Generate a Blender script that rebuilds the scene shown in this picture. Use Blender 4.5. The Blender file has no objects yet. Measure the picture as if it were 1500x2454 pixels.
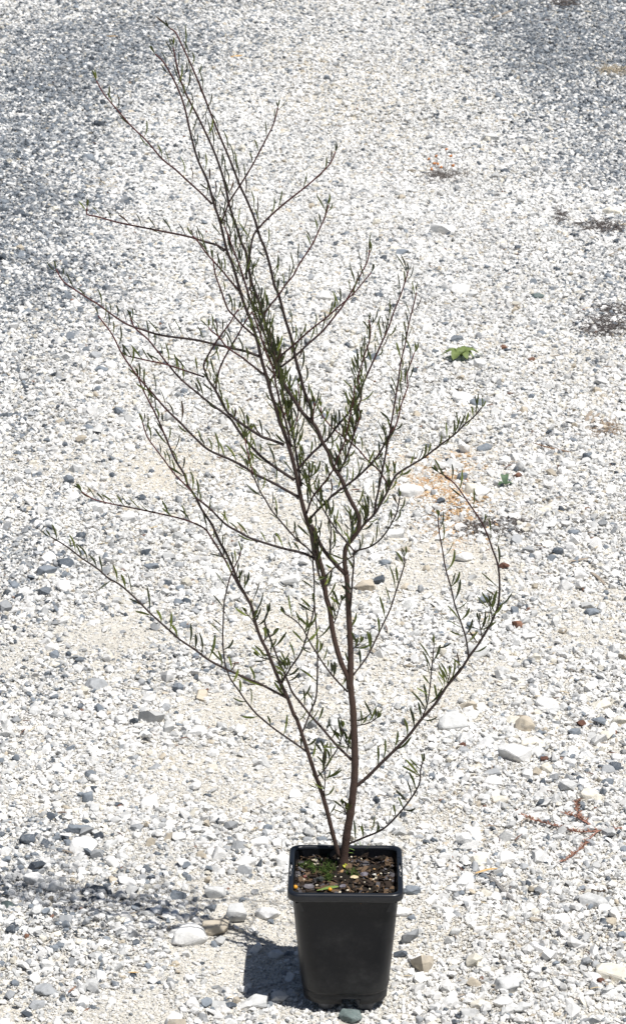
import bpy, bmesh, math, random
import numpy as np
from mathutils import Vector, Matrix, Euler, noise as mnoise

random.seed(7)
rng = np.random.default_rng(7)
R = math.radians
sc = bpy.context.scene
COL = sc.collection

# ------------------------------------------------------------ camera, sky, sun, exposure
FPX = 6600.0                      # focal length in photo pixels (photo 1500 wide)
CAM = Vector((-0.0456, -3.49, 1.886))
PITCH = R(18.65)
cam = bpy.data.cameras.new('camera')
cam.sensor_fit = 'HORIZONTAL'
cam.sensor_width = 36
cam.lens = 36 * FPX / 1500
cam.clip_start = 0.1
cam.clip_end = 1500
cam.dof.use_dof = True
cam.dof.focus_distance = 3.95
cam.dof.aperture_fstop = 62
camo = bpy.data.objects.new('camera', cam)
COL.objects.link(camo)
camo.location = CAM
camo.rotation_euler = (R(90) - PITCH, 0, 0)
sc.camera = camo

SUN_EL, SUN_AZ = R(66.5), R(126)    # azimuth clockwise from +Y
world = bpy.data.worlds.new('World')
sc.world = world
world.use_nodes = True
wn = world.node_tree
bg = wn.nodes['Background']
sky = wn.nodes.new('ShaderNodeTexSky')
sky.sky_type = 'NISHITA'
sky.sun_disc = False
sky.sun_elevation = SUN_EL
sky.sun_rotation = SUN_AZ
wn.links.new(sky.outputs[0], bg.inputs[0])
bg.inputs[1].default_value = 0.050
sl = bpy.data.lights.new('sun', 'SUN')
sl.energy = 5.0
sl.angle = R(0.53)
sl.color = (1.0, 0.975, 0.935)
so = bpy.data.objects.new('sun', sl)
COL.objects.link(so)
sdir = Vector((math.sin(SUN_AZ) * math.cos(SUN_EL), math.cos(SUN_AZ) * math.cos(SUN_EL), math.sin(SUN_EL)))
so.rotation_euler = sdir.to_track_quat('Z', 'Y').to_euler()
so.location = sdir * 8
sc.view_settings.view_transform = 'Standard'
sc.view_settings.look = 'None'
sc.view_settings.exposure = 0.26
sc.view_settings.gamma = 1
sc.view_settings.use_curve_mapping = False

# ------------------------------------------------------------ helpers
def ray(px, py):
    x = (px - 750) / FPX
    y = -(py - 1227) / FPX
    cp, sp = math.cos(PITCH), math.sin(PITCH)
    return Vector((x, cp + y * sp, -sp + y * cp))

def on_z(px, py, z=0.0):
    d = ray(px, py)
    return CAM + d * ((z - CAM.z) / d.z)

def on_y(px, py, Y):
    d = ray(px, py)
    return CAM + d * ((Y - CAM.y) / d.y)

def pxm(p):                       # photo pixels per metre at point p
    v = Vector(p) - CAM
    return FPX / (v.y * math.cos(PITCH) - v.z * math.sin(PITCH))

def tag(o, label=None, cat=None, group=None, kind=None):
    if label: o['label'] = label
    if cat: o['category'] = cat
    if group: o['group'] = group
    if kind: o['kind'] = kind
    return o

def link(name, me, parent=None, mats=()):
    o = bpy.data.objects.new(name, me)
    COL.objects.link(o)
    if parent is not None: o.parent = parent
    for m in mats:
        if me.materials.find(m.name) < 0: me.materials.append(m)
    return o

def empty(name, loc):
    o = bpy.data.objects.new(name, None)
    COL.objects.link(o)
    o.location = loc
    o.empty_display_size = 0.02
    return o

class MB:
    """collects vertices, faces, per-vertex value and per-face material"""
    def __init__(s): s.v, s.f, s.a, s.m = [], [], [], []
    def add(s, vs, fs, a=0.0, m=0):
        b = len(s.v)
        s.v += [tuple(x) for x in vs]
        s.f += [tuple(i + b for i in f) for f in fs]
        s.a += (list(a) if hasattr(a, '__len__') else [a] * len(vs))
        s.m += [m] * len(fs)
    def mesh(s, name, mats, origin=(0, 0, 0), smooth=True):
        me = bpy.data.meshes.new(name)
        o = Vector(origin)
        me.from_pydata([tuple(Vector(v) - o) for v in s.v], [], s.f)
        for m in mats: me.materials.append(m)
        me.polygons.foreach_set('material_index', s.m)
        me.polygons.foreach_set('use_smooth', [smooth] * len(s.f))
        at = me.attributes.new('age', 'FLOAT', 'POINT')
        at.data.foreach_set('value', s.a)
        me.update()
        return me
    def build(s, name, mats, parent=None, origin=(0, 0, 0), smooth=True):
        return link(name, s.mesh(name, mats, origin, smooth), parent)

def tube(mb, pts, rad, n=6, age=None, m=0, cap=True):
    pts = [Vector(p) for p in pts]
    vs, fs, ag = [], [], []
    up = Vector((0.13, 1, 0.07)).normalized()
    for i, p in enumerate(pts):
        t = (pts[min(i + 1, len(pts) - 1)] - pts[max(i - 1, 0)])
        if t.length < 1e-9: t = Vector((0, 0, 1))
        t.normalize()
        a = t.cross(up)
        if a.length < 1e-3: a = t.cross(Vector((1, 0, 0)))
        a.normalize(); b = a.cross(t)
        r = rad[i] if hasattr(rad, '__len__') else rad
        for k in range(n):
            w = 2 * math.pi * k / n
            vs.append(p + a * (math.cos(w) * r) + b * (math.sin(w) * r))
            ag.append(age[i] if age is not None else 0.0)
    for i in range(len(pts) - 1):
        for k in range(n):
            k2 = (k + 1) % n
            fs.append((i * n + k, i * n + k2, (i + 1) * n + k2, (i + 1) * n + k))
    if cap:
        fs.append(tuple(range(n))[::-1]); L = (len(pts) - 1) * n
        fs.append(tuple(L + k for k in range(n)))
    mb.add(vs, fs, ag, m)

def smooth_path(pts, step):
    """Catmull-Rom resample of a list of Vectors"""
    pts = [Vector(p) for p in pts]
    if len(pts) < 2: return pts
    P = [pts[0] * 2 - pts[1]] + pts + [pts[-1] * 2 - pts[-2]]
    out = []
    for i in range(1, len(P) - 2):
        p0, p1, p2, p3 = P[i - 1:i + 3]
        n = max(1, int(round((p2 - p1).length / step)))
        for k in range(n):
            t = k / n
            out.append(0.5 * ((2 * p1) + (p2 - p0) * t + (2 * p0 - 5 * p1 + 4 * p2 - p3) * t * t + (3 * p1 - p0 - 3 * p2 + p3) * t ** 3))
    out.append(pts[-1])
    return out

# ---- materials
def newmat(name):
    m = bpy.data.materials.new(name); m.use_nodes = True
    nt = m.node_tree
    return m, nt, nt.nodes['Principled BSDF']

def N(nt, t, **kw):
    n = nt.nodes.new(t)
    for k, v in kw.items(): setattr(n, k, v)
    return n

def noise_n(nt, scale, detail=4, rough=0.6, vec=None):
    n = N(nt, 'ShaderNodeTexNoise')
    n.inputs['Scale'].default_value = scale
    n.inputs['Detail'].default_value = detail
    n.inputs['Roughness'].default_value = rough
    if vec is not None: nt.links.new(vec, n.inputs['Vector'])
    return n

def ramp(nt, src, stops):
    r = N(nt, 'ShaderNodeValToRGB')
    el = r.color_ramp.elements
    while len(el) < len(stops): el.new(0.5)
    for e, (p, c) in zip(el, stops):
        e.position = p
        e.color = (c, c, c, 1) if not hasattr(c, '__len__') else tuple(c) + (1,)
    nt.links.new(src, r.inputs[0])
    return r

def mixc(nt, fac, a, b, mode='MIX'):
    m = N(nt, 'ShaderNodeMix', data_type='RGBA', blend_type=mode)
    for s, v in ((m.inputs[0], fac), (m.inputs[6], a), (m.inputs[7], b)):
        if hasattr(v, 'is_linked') or isinstance(v, bpy.types.NodeSocket): nt.links.new(v, s)
        elif hasattr(v, '__len__'): s.default_value = tuple(v) + (1,)
        else: s.default_value = v
    return m.outputs[2]

def bump(nt, bsdf, h, strength, dist):
    b = N(nt, 'ShaderNodeBump')
    b.inputs['Strength'].default_value = strength
    b.inputs['Distance'].default_value = dist
    nt.links.new(h, b.inputs['Height'])
    nt.links.new(b.outputs[0], bsdf.inputs['Normal'])

def rock_mat(name, source):
    m, nt, b = newmat(name)
    g = N(nt, 'ShaderNodeNewGeometry')
    if source == 'INSTANCER':
        a = N(nt, 'ShaderNodeAttribute', attribute_type='INSTANCER', attribute_name='tint'); col = a.outputs['Color']
    else:
        a = N(nt, 'ShaderNodeObjectInfo'); col = a.outputs['Color']
    n1 = noise_n(nt, 120, 5, 0.65, g.outputs['Position'])
    r1 = ramp(nt, n1.outputs[0], [(0.3, 0.78), (0.52, 1.0), (0.75, 1.12)])
    c = mixc(nt, 1.0, col, r1.outputs[0], 'MULTIPLY')
    n2 = noise_n(nt, 45, 3, 0.7, g.outputs['Position'])
    n2.inputs['Distortion'].default_value = 1.2
    r2 = ramp(nt, n2.outputs[0], [(0.47, 0.0), (0.5, 0.5), (0.53, 0.0)])
    c = mixc(nt, r2.outputs[0], c, mixc(nt, 0.55, c, (0.42, 0.42, 0.42)))
    nt.links.new(c, b.inputs['Base Color'])
    b.inputs['Roughness'].default_value = 0.88
    b.inputs['Specular IOR Level'].default_value = 0.25
    n3 = noise_n(nt, 420, 4, 0.7, g.outputs['Position'])
    bump(nt, b, n3.outputs[0], 0.6, 0.0012)
    return m
M_GRAVEL = rock_mat('gravel_stone', 'INSTANCER')
M_ROCK = rock_mat('rock', 'OBJECT')

def simple(name, col, rough=0.8, var=0.25, scale=200, bumpd=0.0006, spec=0.3, transl=0.0):
    m, nt, b = newmat(name)
    g = N(nt, 'ShaderNodeNewGeometry')
    n1 = noise_n(nt, scale, 4, 0.6, g.outputs['Position'])
    r1 = ramp(nt, n1.outputs[0], [(0.3, 1 - var), (0.7, 1 + var)])
    c = mixc(nt, 1.0, col, r1.outputs[0], 'MULTIPLY')
    nt.links.new(c, b.inputs['Base Color'])
    b.inputs['Roughness'].default_value = rough
    b.inputs['Specular IOR Level'].default_value = spec
    if bumpd: bump(nt, b, n1.outputs[0], 0.5, bumpd)
    if transl:
        t = N(nt, 'ShaderNodeBsdfTranslucent'); nt.links.new(c, t.inputs[0])
        x = N(nt, 'ShaderNodeMixShader'); x.inputs[0].default_value = transl
        out = nt.nodes['Material Output']
        nt.links.new(b.outputs[0], x.inputs[1]); nt.links.new(t.outputs[0], x.inputs[2]); nt.links.new(x.outputs[0], out.inputs[0])
    return m

# ------------------------------------------------------------ the ground
def vnoise(x, y, s, seed):
    """smooth value noise, numpy"""
    x = np.asarray(x) / s + 100.3; y = np.asarray(y) / s + 57.7
    xi, yi = np.floor(x).astype(np.int64), np.floor(y).astype(np.int64)
    fx, fy = x - xi, y - yi
    fx, fy = fx * fx * (3 - 2 * fx), fy * fy * (3 - 2 * fy)
    def h(a, b):
        n = (a * 374761393 + b * 668265263 + seed * 974634777) & 0x7fffffff
        n = ((n ^ (n >> 13)) * 1274126177) & 0x7fffffff
        return ((n ^ (n >> 16)) & 0xffff) / 65535.0
    return (h(xi, yi) * (1 - fx) + h(xi + 1, yi) * fx) * (1 - fy) + (h(xi, yi + 1) * (1 - fx) + h(xi + 1, yi + 1) * fx) * fy

def gh(x, y):
    """ground height"""
    z = 0.016 * (vnoise(x, y, 0.9, 1) - 0.5) + 0.007 * (vnoise(x, y, 0.22, 2) - 0.5) + 0.004 * (vnoise(x, y, 0.07, 3) - 0.5)
    d = np.sqrt(np.asarray(x) ** 2 + np.asarray(y) ** 2)
    k = np.clip((d - 0.085) / 0.16, 0, 1)
    return z * k - 0.017 * (1 - k)
def ghf(x, y): return float(gh(np.array([x]), np.array([y]))[0])

def axis(a, b, step, far):
    v = list(np.arange(a, b, step)); g = step
    while v[-1] < far: g *= 1.5; v.append(v[-1] + g)
    g = step
    while v[0] > -far: g *= 1.5; v.insert(0, v[0] - g)
    return np.array(v)
ax, ay = axis(-2.4, 2.4, 0.035, 400), axis(-0.9, 11, 0.035, 400)
X, Y = np.meshgrid(ax, ay)
Z = gh(X, Y)
nx, ny = len(ax), len(ay)
co = np.stack([X, Y, Z], -1).reshape(-1, 3)
i = np.arange(nx - 1)[None, :] + np.arange(ny - 1)[:, None] * nx
fc = np.stack([i, i + 1, i + 1 + nx, i + nx], -1).reshape(-1, 4)
me = bpy.data.meshes.new('ground')
me.from_pydata(co.tolist(), [], fc.tolist())
me.polygons.foreach_set('use_smooth', [True] * len(fc))

# regions of colour, placed from the photograph: (px, py, radius across in px, weight)
def blob(X_, Y_, px, py, rx, ry):
    c = on_z(px, py); a = on_z(px + rx, py); b = on_z(px, py - ry); b2 = on_z(px, py + ry)
    sx = abs(a.x - c.x); sy = np.where(Y_ > c.y, abs(b.y - c.y), abs(c.y - b2.y))
    return np.exp(-(((X_ - c.x) / sx) ** 2 + ((Y_ - c.y) / sy) ** 2))
DARK = [(40, 250, 330, 230, 0.62), (330, 60, 330, 130, 0.42), (20, 500, 220, 160, 0.5), (110, 660, 210, 90, 0.38), (60, 840, 200, 160, 0.20),
        (1490, 130, 300, 200, 0.70), (1250, 60, 260, 120, 0.35), (1490, 430, 190, 230, 0.36), (1500, 760, 120, 120, 0.2), (80, 1330, 170, 110, 0.34), (60, 1620, 200, 120, 0.26),
        (60, 2050, 150, 110, 0.30), (300, 2120, 260, 140, 0.18), (200, 2330, 260, 140, 0.18), (690, 2330, 160, 130, 0.25), (40, 1080, 120, 70, 0.2), (700, 40, 120, 60, 0.15), (200, 1180, 120, 80, 0.18), (420, 1580, 160, 60, 0.12)]
SAND = [(850, 300, 200, 130, 0.45), (620, 540, 190, 110, 0.45), (480, 960, 190, 90, 0.4), (380, 1120, 150, 80, 0.3), (260, 1250, 120, 60, 0.3), (1050, 130, 120, 80, 0.3), (900, 1000, 80, 80, 0.4), (330, 1560, 100, 40, 0.4), (180, 1760, 90, 40, 0.4), (560, 1930, 80, 40, 0.4), (1330, 1960, 80, 50, 0.3), (1280, 600, 80, 40, 0.4), (1150, 1500, 80, 50, 0.3),
        (1280, 2250, 230, 60, 0.9), (1060, 1960, 60, 90, 0.7), (70, 2400, 120, 80, 0.7), (420, 1150, 170, 60, 0.7), (640, 1110, 150, 70, 0.8), (120, 1150, 100, 60, 0.6), (600, 1740, 80, 50, 0.7), (640, 1530, 60, 60, 0.4),
        (1190, 420, 80, 30, 0.7), (700, 130, 150, 90, 0.4), (900, 250, 260, 120, 0.4), (1130, 1010, 60, 60, 0.5), (420, 1830, 90, 60, 0.6), (1000, 1720, 60, 120, 0.5), (740, 2200, 120, 50, 0.5), (1090, 1200, 110, 90, 0.6), (560, 640, 140, 90, 0.35), (1440, 2100, 90, 60, 0.5)]
ORANGE = [(1080, 1195, 62, 62, 1.0), (1120, 1110, 60, 28, 0.7), (1040, 1170, 45, 28, 0.9), (1075, 1260, 55, 55, 0.55), (1010, 1130, 60, 60, 0.3)]
def field(lst, x, y):
    f = np.zeros_like(np.asarray(x, float))
    for px, py, rx, ry, w in lst: f = f + w * blob(x, y, px, py, rx, ry)
    return f
fx, fy = co[:, 0], co[:, 1]
pal = np.zeros((len(co), 4)); pal[:, 3] = 1
dk = np.clip(field(DARK, fx, fy), 0, 0.8)[:, None]; orr = np.clip(field(ORANGE, fx, fy), 0, 1)[:, None]
warm = np.clip(field(SAND, fx, fy) * 0.8 + 0.25 * vnoise(fx, fy, 0.35, 9), 0, 1)[:, None]
base = np.array([[0.60, 0.57, 0.51]]) * (1 - warm) + np.array([[0.60, 0.55, 0.46]]) * warm
base = base * (1 - dk * 0.45) + np.array([[0.30, 0.32, 0.35]]) * dk * 0.45
pal[:, :3] = base
ia = me.attributes.new('iron', 'FLOAT', 'POINT'); ia.data.foreach_set('value', orr.ravel())
at = me.attributes.new('soil', 'FLOAT_COLOR', 'POINT'); at.data.foreach_set('color', pal.ravel())
m, nt, b = newmat('crushed_limestone_ground')
g = N(nt, 'ShaderNodeNewGeometry')
a = N(nt, 'ShaderNodeAttribute', attribute_name='soil')
v = N(nt, 'ShaderNodeTexVoronoi'); v.inputs['Scale'].default_value = 330; nt.links.new(g.outputs['Position'], v.inputs['Vector'])
v2 = N(nt, 'ShaderNodeTexVoronoi'); v2.inputs['Scale'].default_value = 150; nt.links.new(g.outputs['Position'], v2.inputs['Vector'])
sep = N(nt, 'ShaderNodeSeparateColor'); nt.links.new(v.outputs['Color'], sep.inputs[0])
r = ramp(nt, sep.outputs[0], [(0.0, 0.6), (0.12, 0.86), (0.6, 1.0), (1.0, 1.14)])
c = mixc(nt, 1.0, a.outputs['Color'], r.outputs[0], 'MULTIPLY')
ir = N(nt, 'ShaderNodeAttribute', attribute_name='iron'); nn_ = noise_n(nt, 42, 6, 0.75, g.outputs['Position'])
rn_ = ramp(nt, nn_.outputs[0], [(0.40, 0.0), (0.56, 1.0)])
mu_ = N(nt, 'ShaderNodeMath', operation='MULTIPLY'); nt.links.new(ir.outputs['Fac'], mu_.inputs[0]); nt.links.new(rn_.outputs[0], mu_.inputs[1])
c = mixc(nt, mu_.outputs[0], c, mixc(nt, rn_.outputs[0], (0.56, 0.42, 0.27), (0.46, 0.26, 0.12)))
n = noise_n(nt, 30, 5, 0.7, g.outputs['Position'])
r3 = ramp(nt, n.outputs[0], [(0.3, 0.86), (0.7, 1.08)])
c = mixc(nt, 1.0, c, r3.outputs[0], 'MULTIPLY')
nt.links.new(c, b.inputs['Base Color']); b.inputs['Roughness'].default_value = 0.95; b.inputs['Specular IOR Level'].default_value = 0.1
add = N(nt, 'ShaderNodeMath', operation='ADD'); nt.links.new(v.outputs['Distance'], add.inputs[0]); nt.links.new(v2.outputs['Distance'], add.inputs[1])
inv = N(nt, 'ShaderNodeMath', operation='MULTIPLY'); nt.links.new(add.outputs[0], inv.inputs[0]); inv.inputs[1].default_value = -1
bump(nt, b, inv.outputs[0], 1.0, 0.0022)
ground = link('ground', me, None, [m]); tag(ground, kind='structure')

# ------------------------------------------------------------ rock shapes
def rock_bm(seed, npts, dims, detail=0, rough=0.0):
    rnd = random.Random(seed)
    bm = bmesh.new()
    for _ in range(npts):
        d = Vector((rnd.gauss(0, 1), rnd.gauss(0, 1), rnd.gauss(0, 1))).normalized()
        k = rnd.uniform(0.82, 1.0)
        mx = max(abs(d.x), abs(d.y), abs(d.z))
        d = d * (1 - 0.35) + d / mx * 0.35        # a little boxy
        bm.verts.new(Vector((d.x * dims[0] * k, d.y * dims[1] * k, d.z * dims[2] * k)) * 0.47)
    res = bmesh.ops.convex_hull(bm, input=bm.verts[:])
    bmesh.ops.delete(bm, geom=[v for v in bm.verts if not v.link_faces], context='VERTS')
    for a_ in range(3):
        lo = min(v.co[a_] for v in bm.verts); hi = max(v.co[a_] for v in bm.verts)
        for v in bm.verts: v.co[a_] = ((v.co[a_] - lo) / (hi - lo) - 0.5) * dims[a_]
    if detail:
        bmesh.ops.dissolve_limit(bm, angle_limit=R(12), verts=bm.verts[:], edges=bm.edges[:])
        s = min(dims)
        bmesh.ops.bevel(bm, geom=bm.edges[:], offset=s * 0.045, segments=1, affect='EDGES', profile=0.6)
        bmesh.ops.triangulate(bm, faces=bm.faces[:])
        for _ in range(detail):
            long = [e for e in bm.edges if e.calc_length() > s * 0.16]
            if long: bmesh.ops.subdivide_edges(bm, edges=long, cuts=1)
            bmesh.ops.triangulate(bm, faces=bm.faces[:])
        o = Vector((seed * 1.7, seed * 0.3, 0))
        bm.normal_update()
        for v in bm.verts:
            q = v.co / s
            n = mnoise.fractal(q * 1.5 + o, 0.9, 2.0, 4)
            v.co += v.normal * n * s * rough
    return bm

protos = bpy.data.collections.new('gravel_stone_shapes')      # not linked: only instanced
for k in range(14):
    rnd = random.Random(100 + k)
    bm = rock_bm(500 + k, rnd.choice([12, 15, 18, 22]), (1.0, rnd.uniform(0.66, 0.98), rnd.uniform(0.55, 0.88)))
    me = bpy.data.meshes.new('stone'); bm.to_mesh(me); bm.free()
    me.materials.append(M_GRAVEL)
    o = bpy.data.objects.new('stone_shape_%02d' % k, me)
    protos.objects.link(o)

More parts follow.
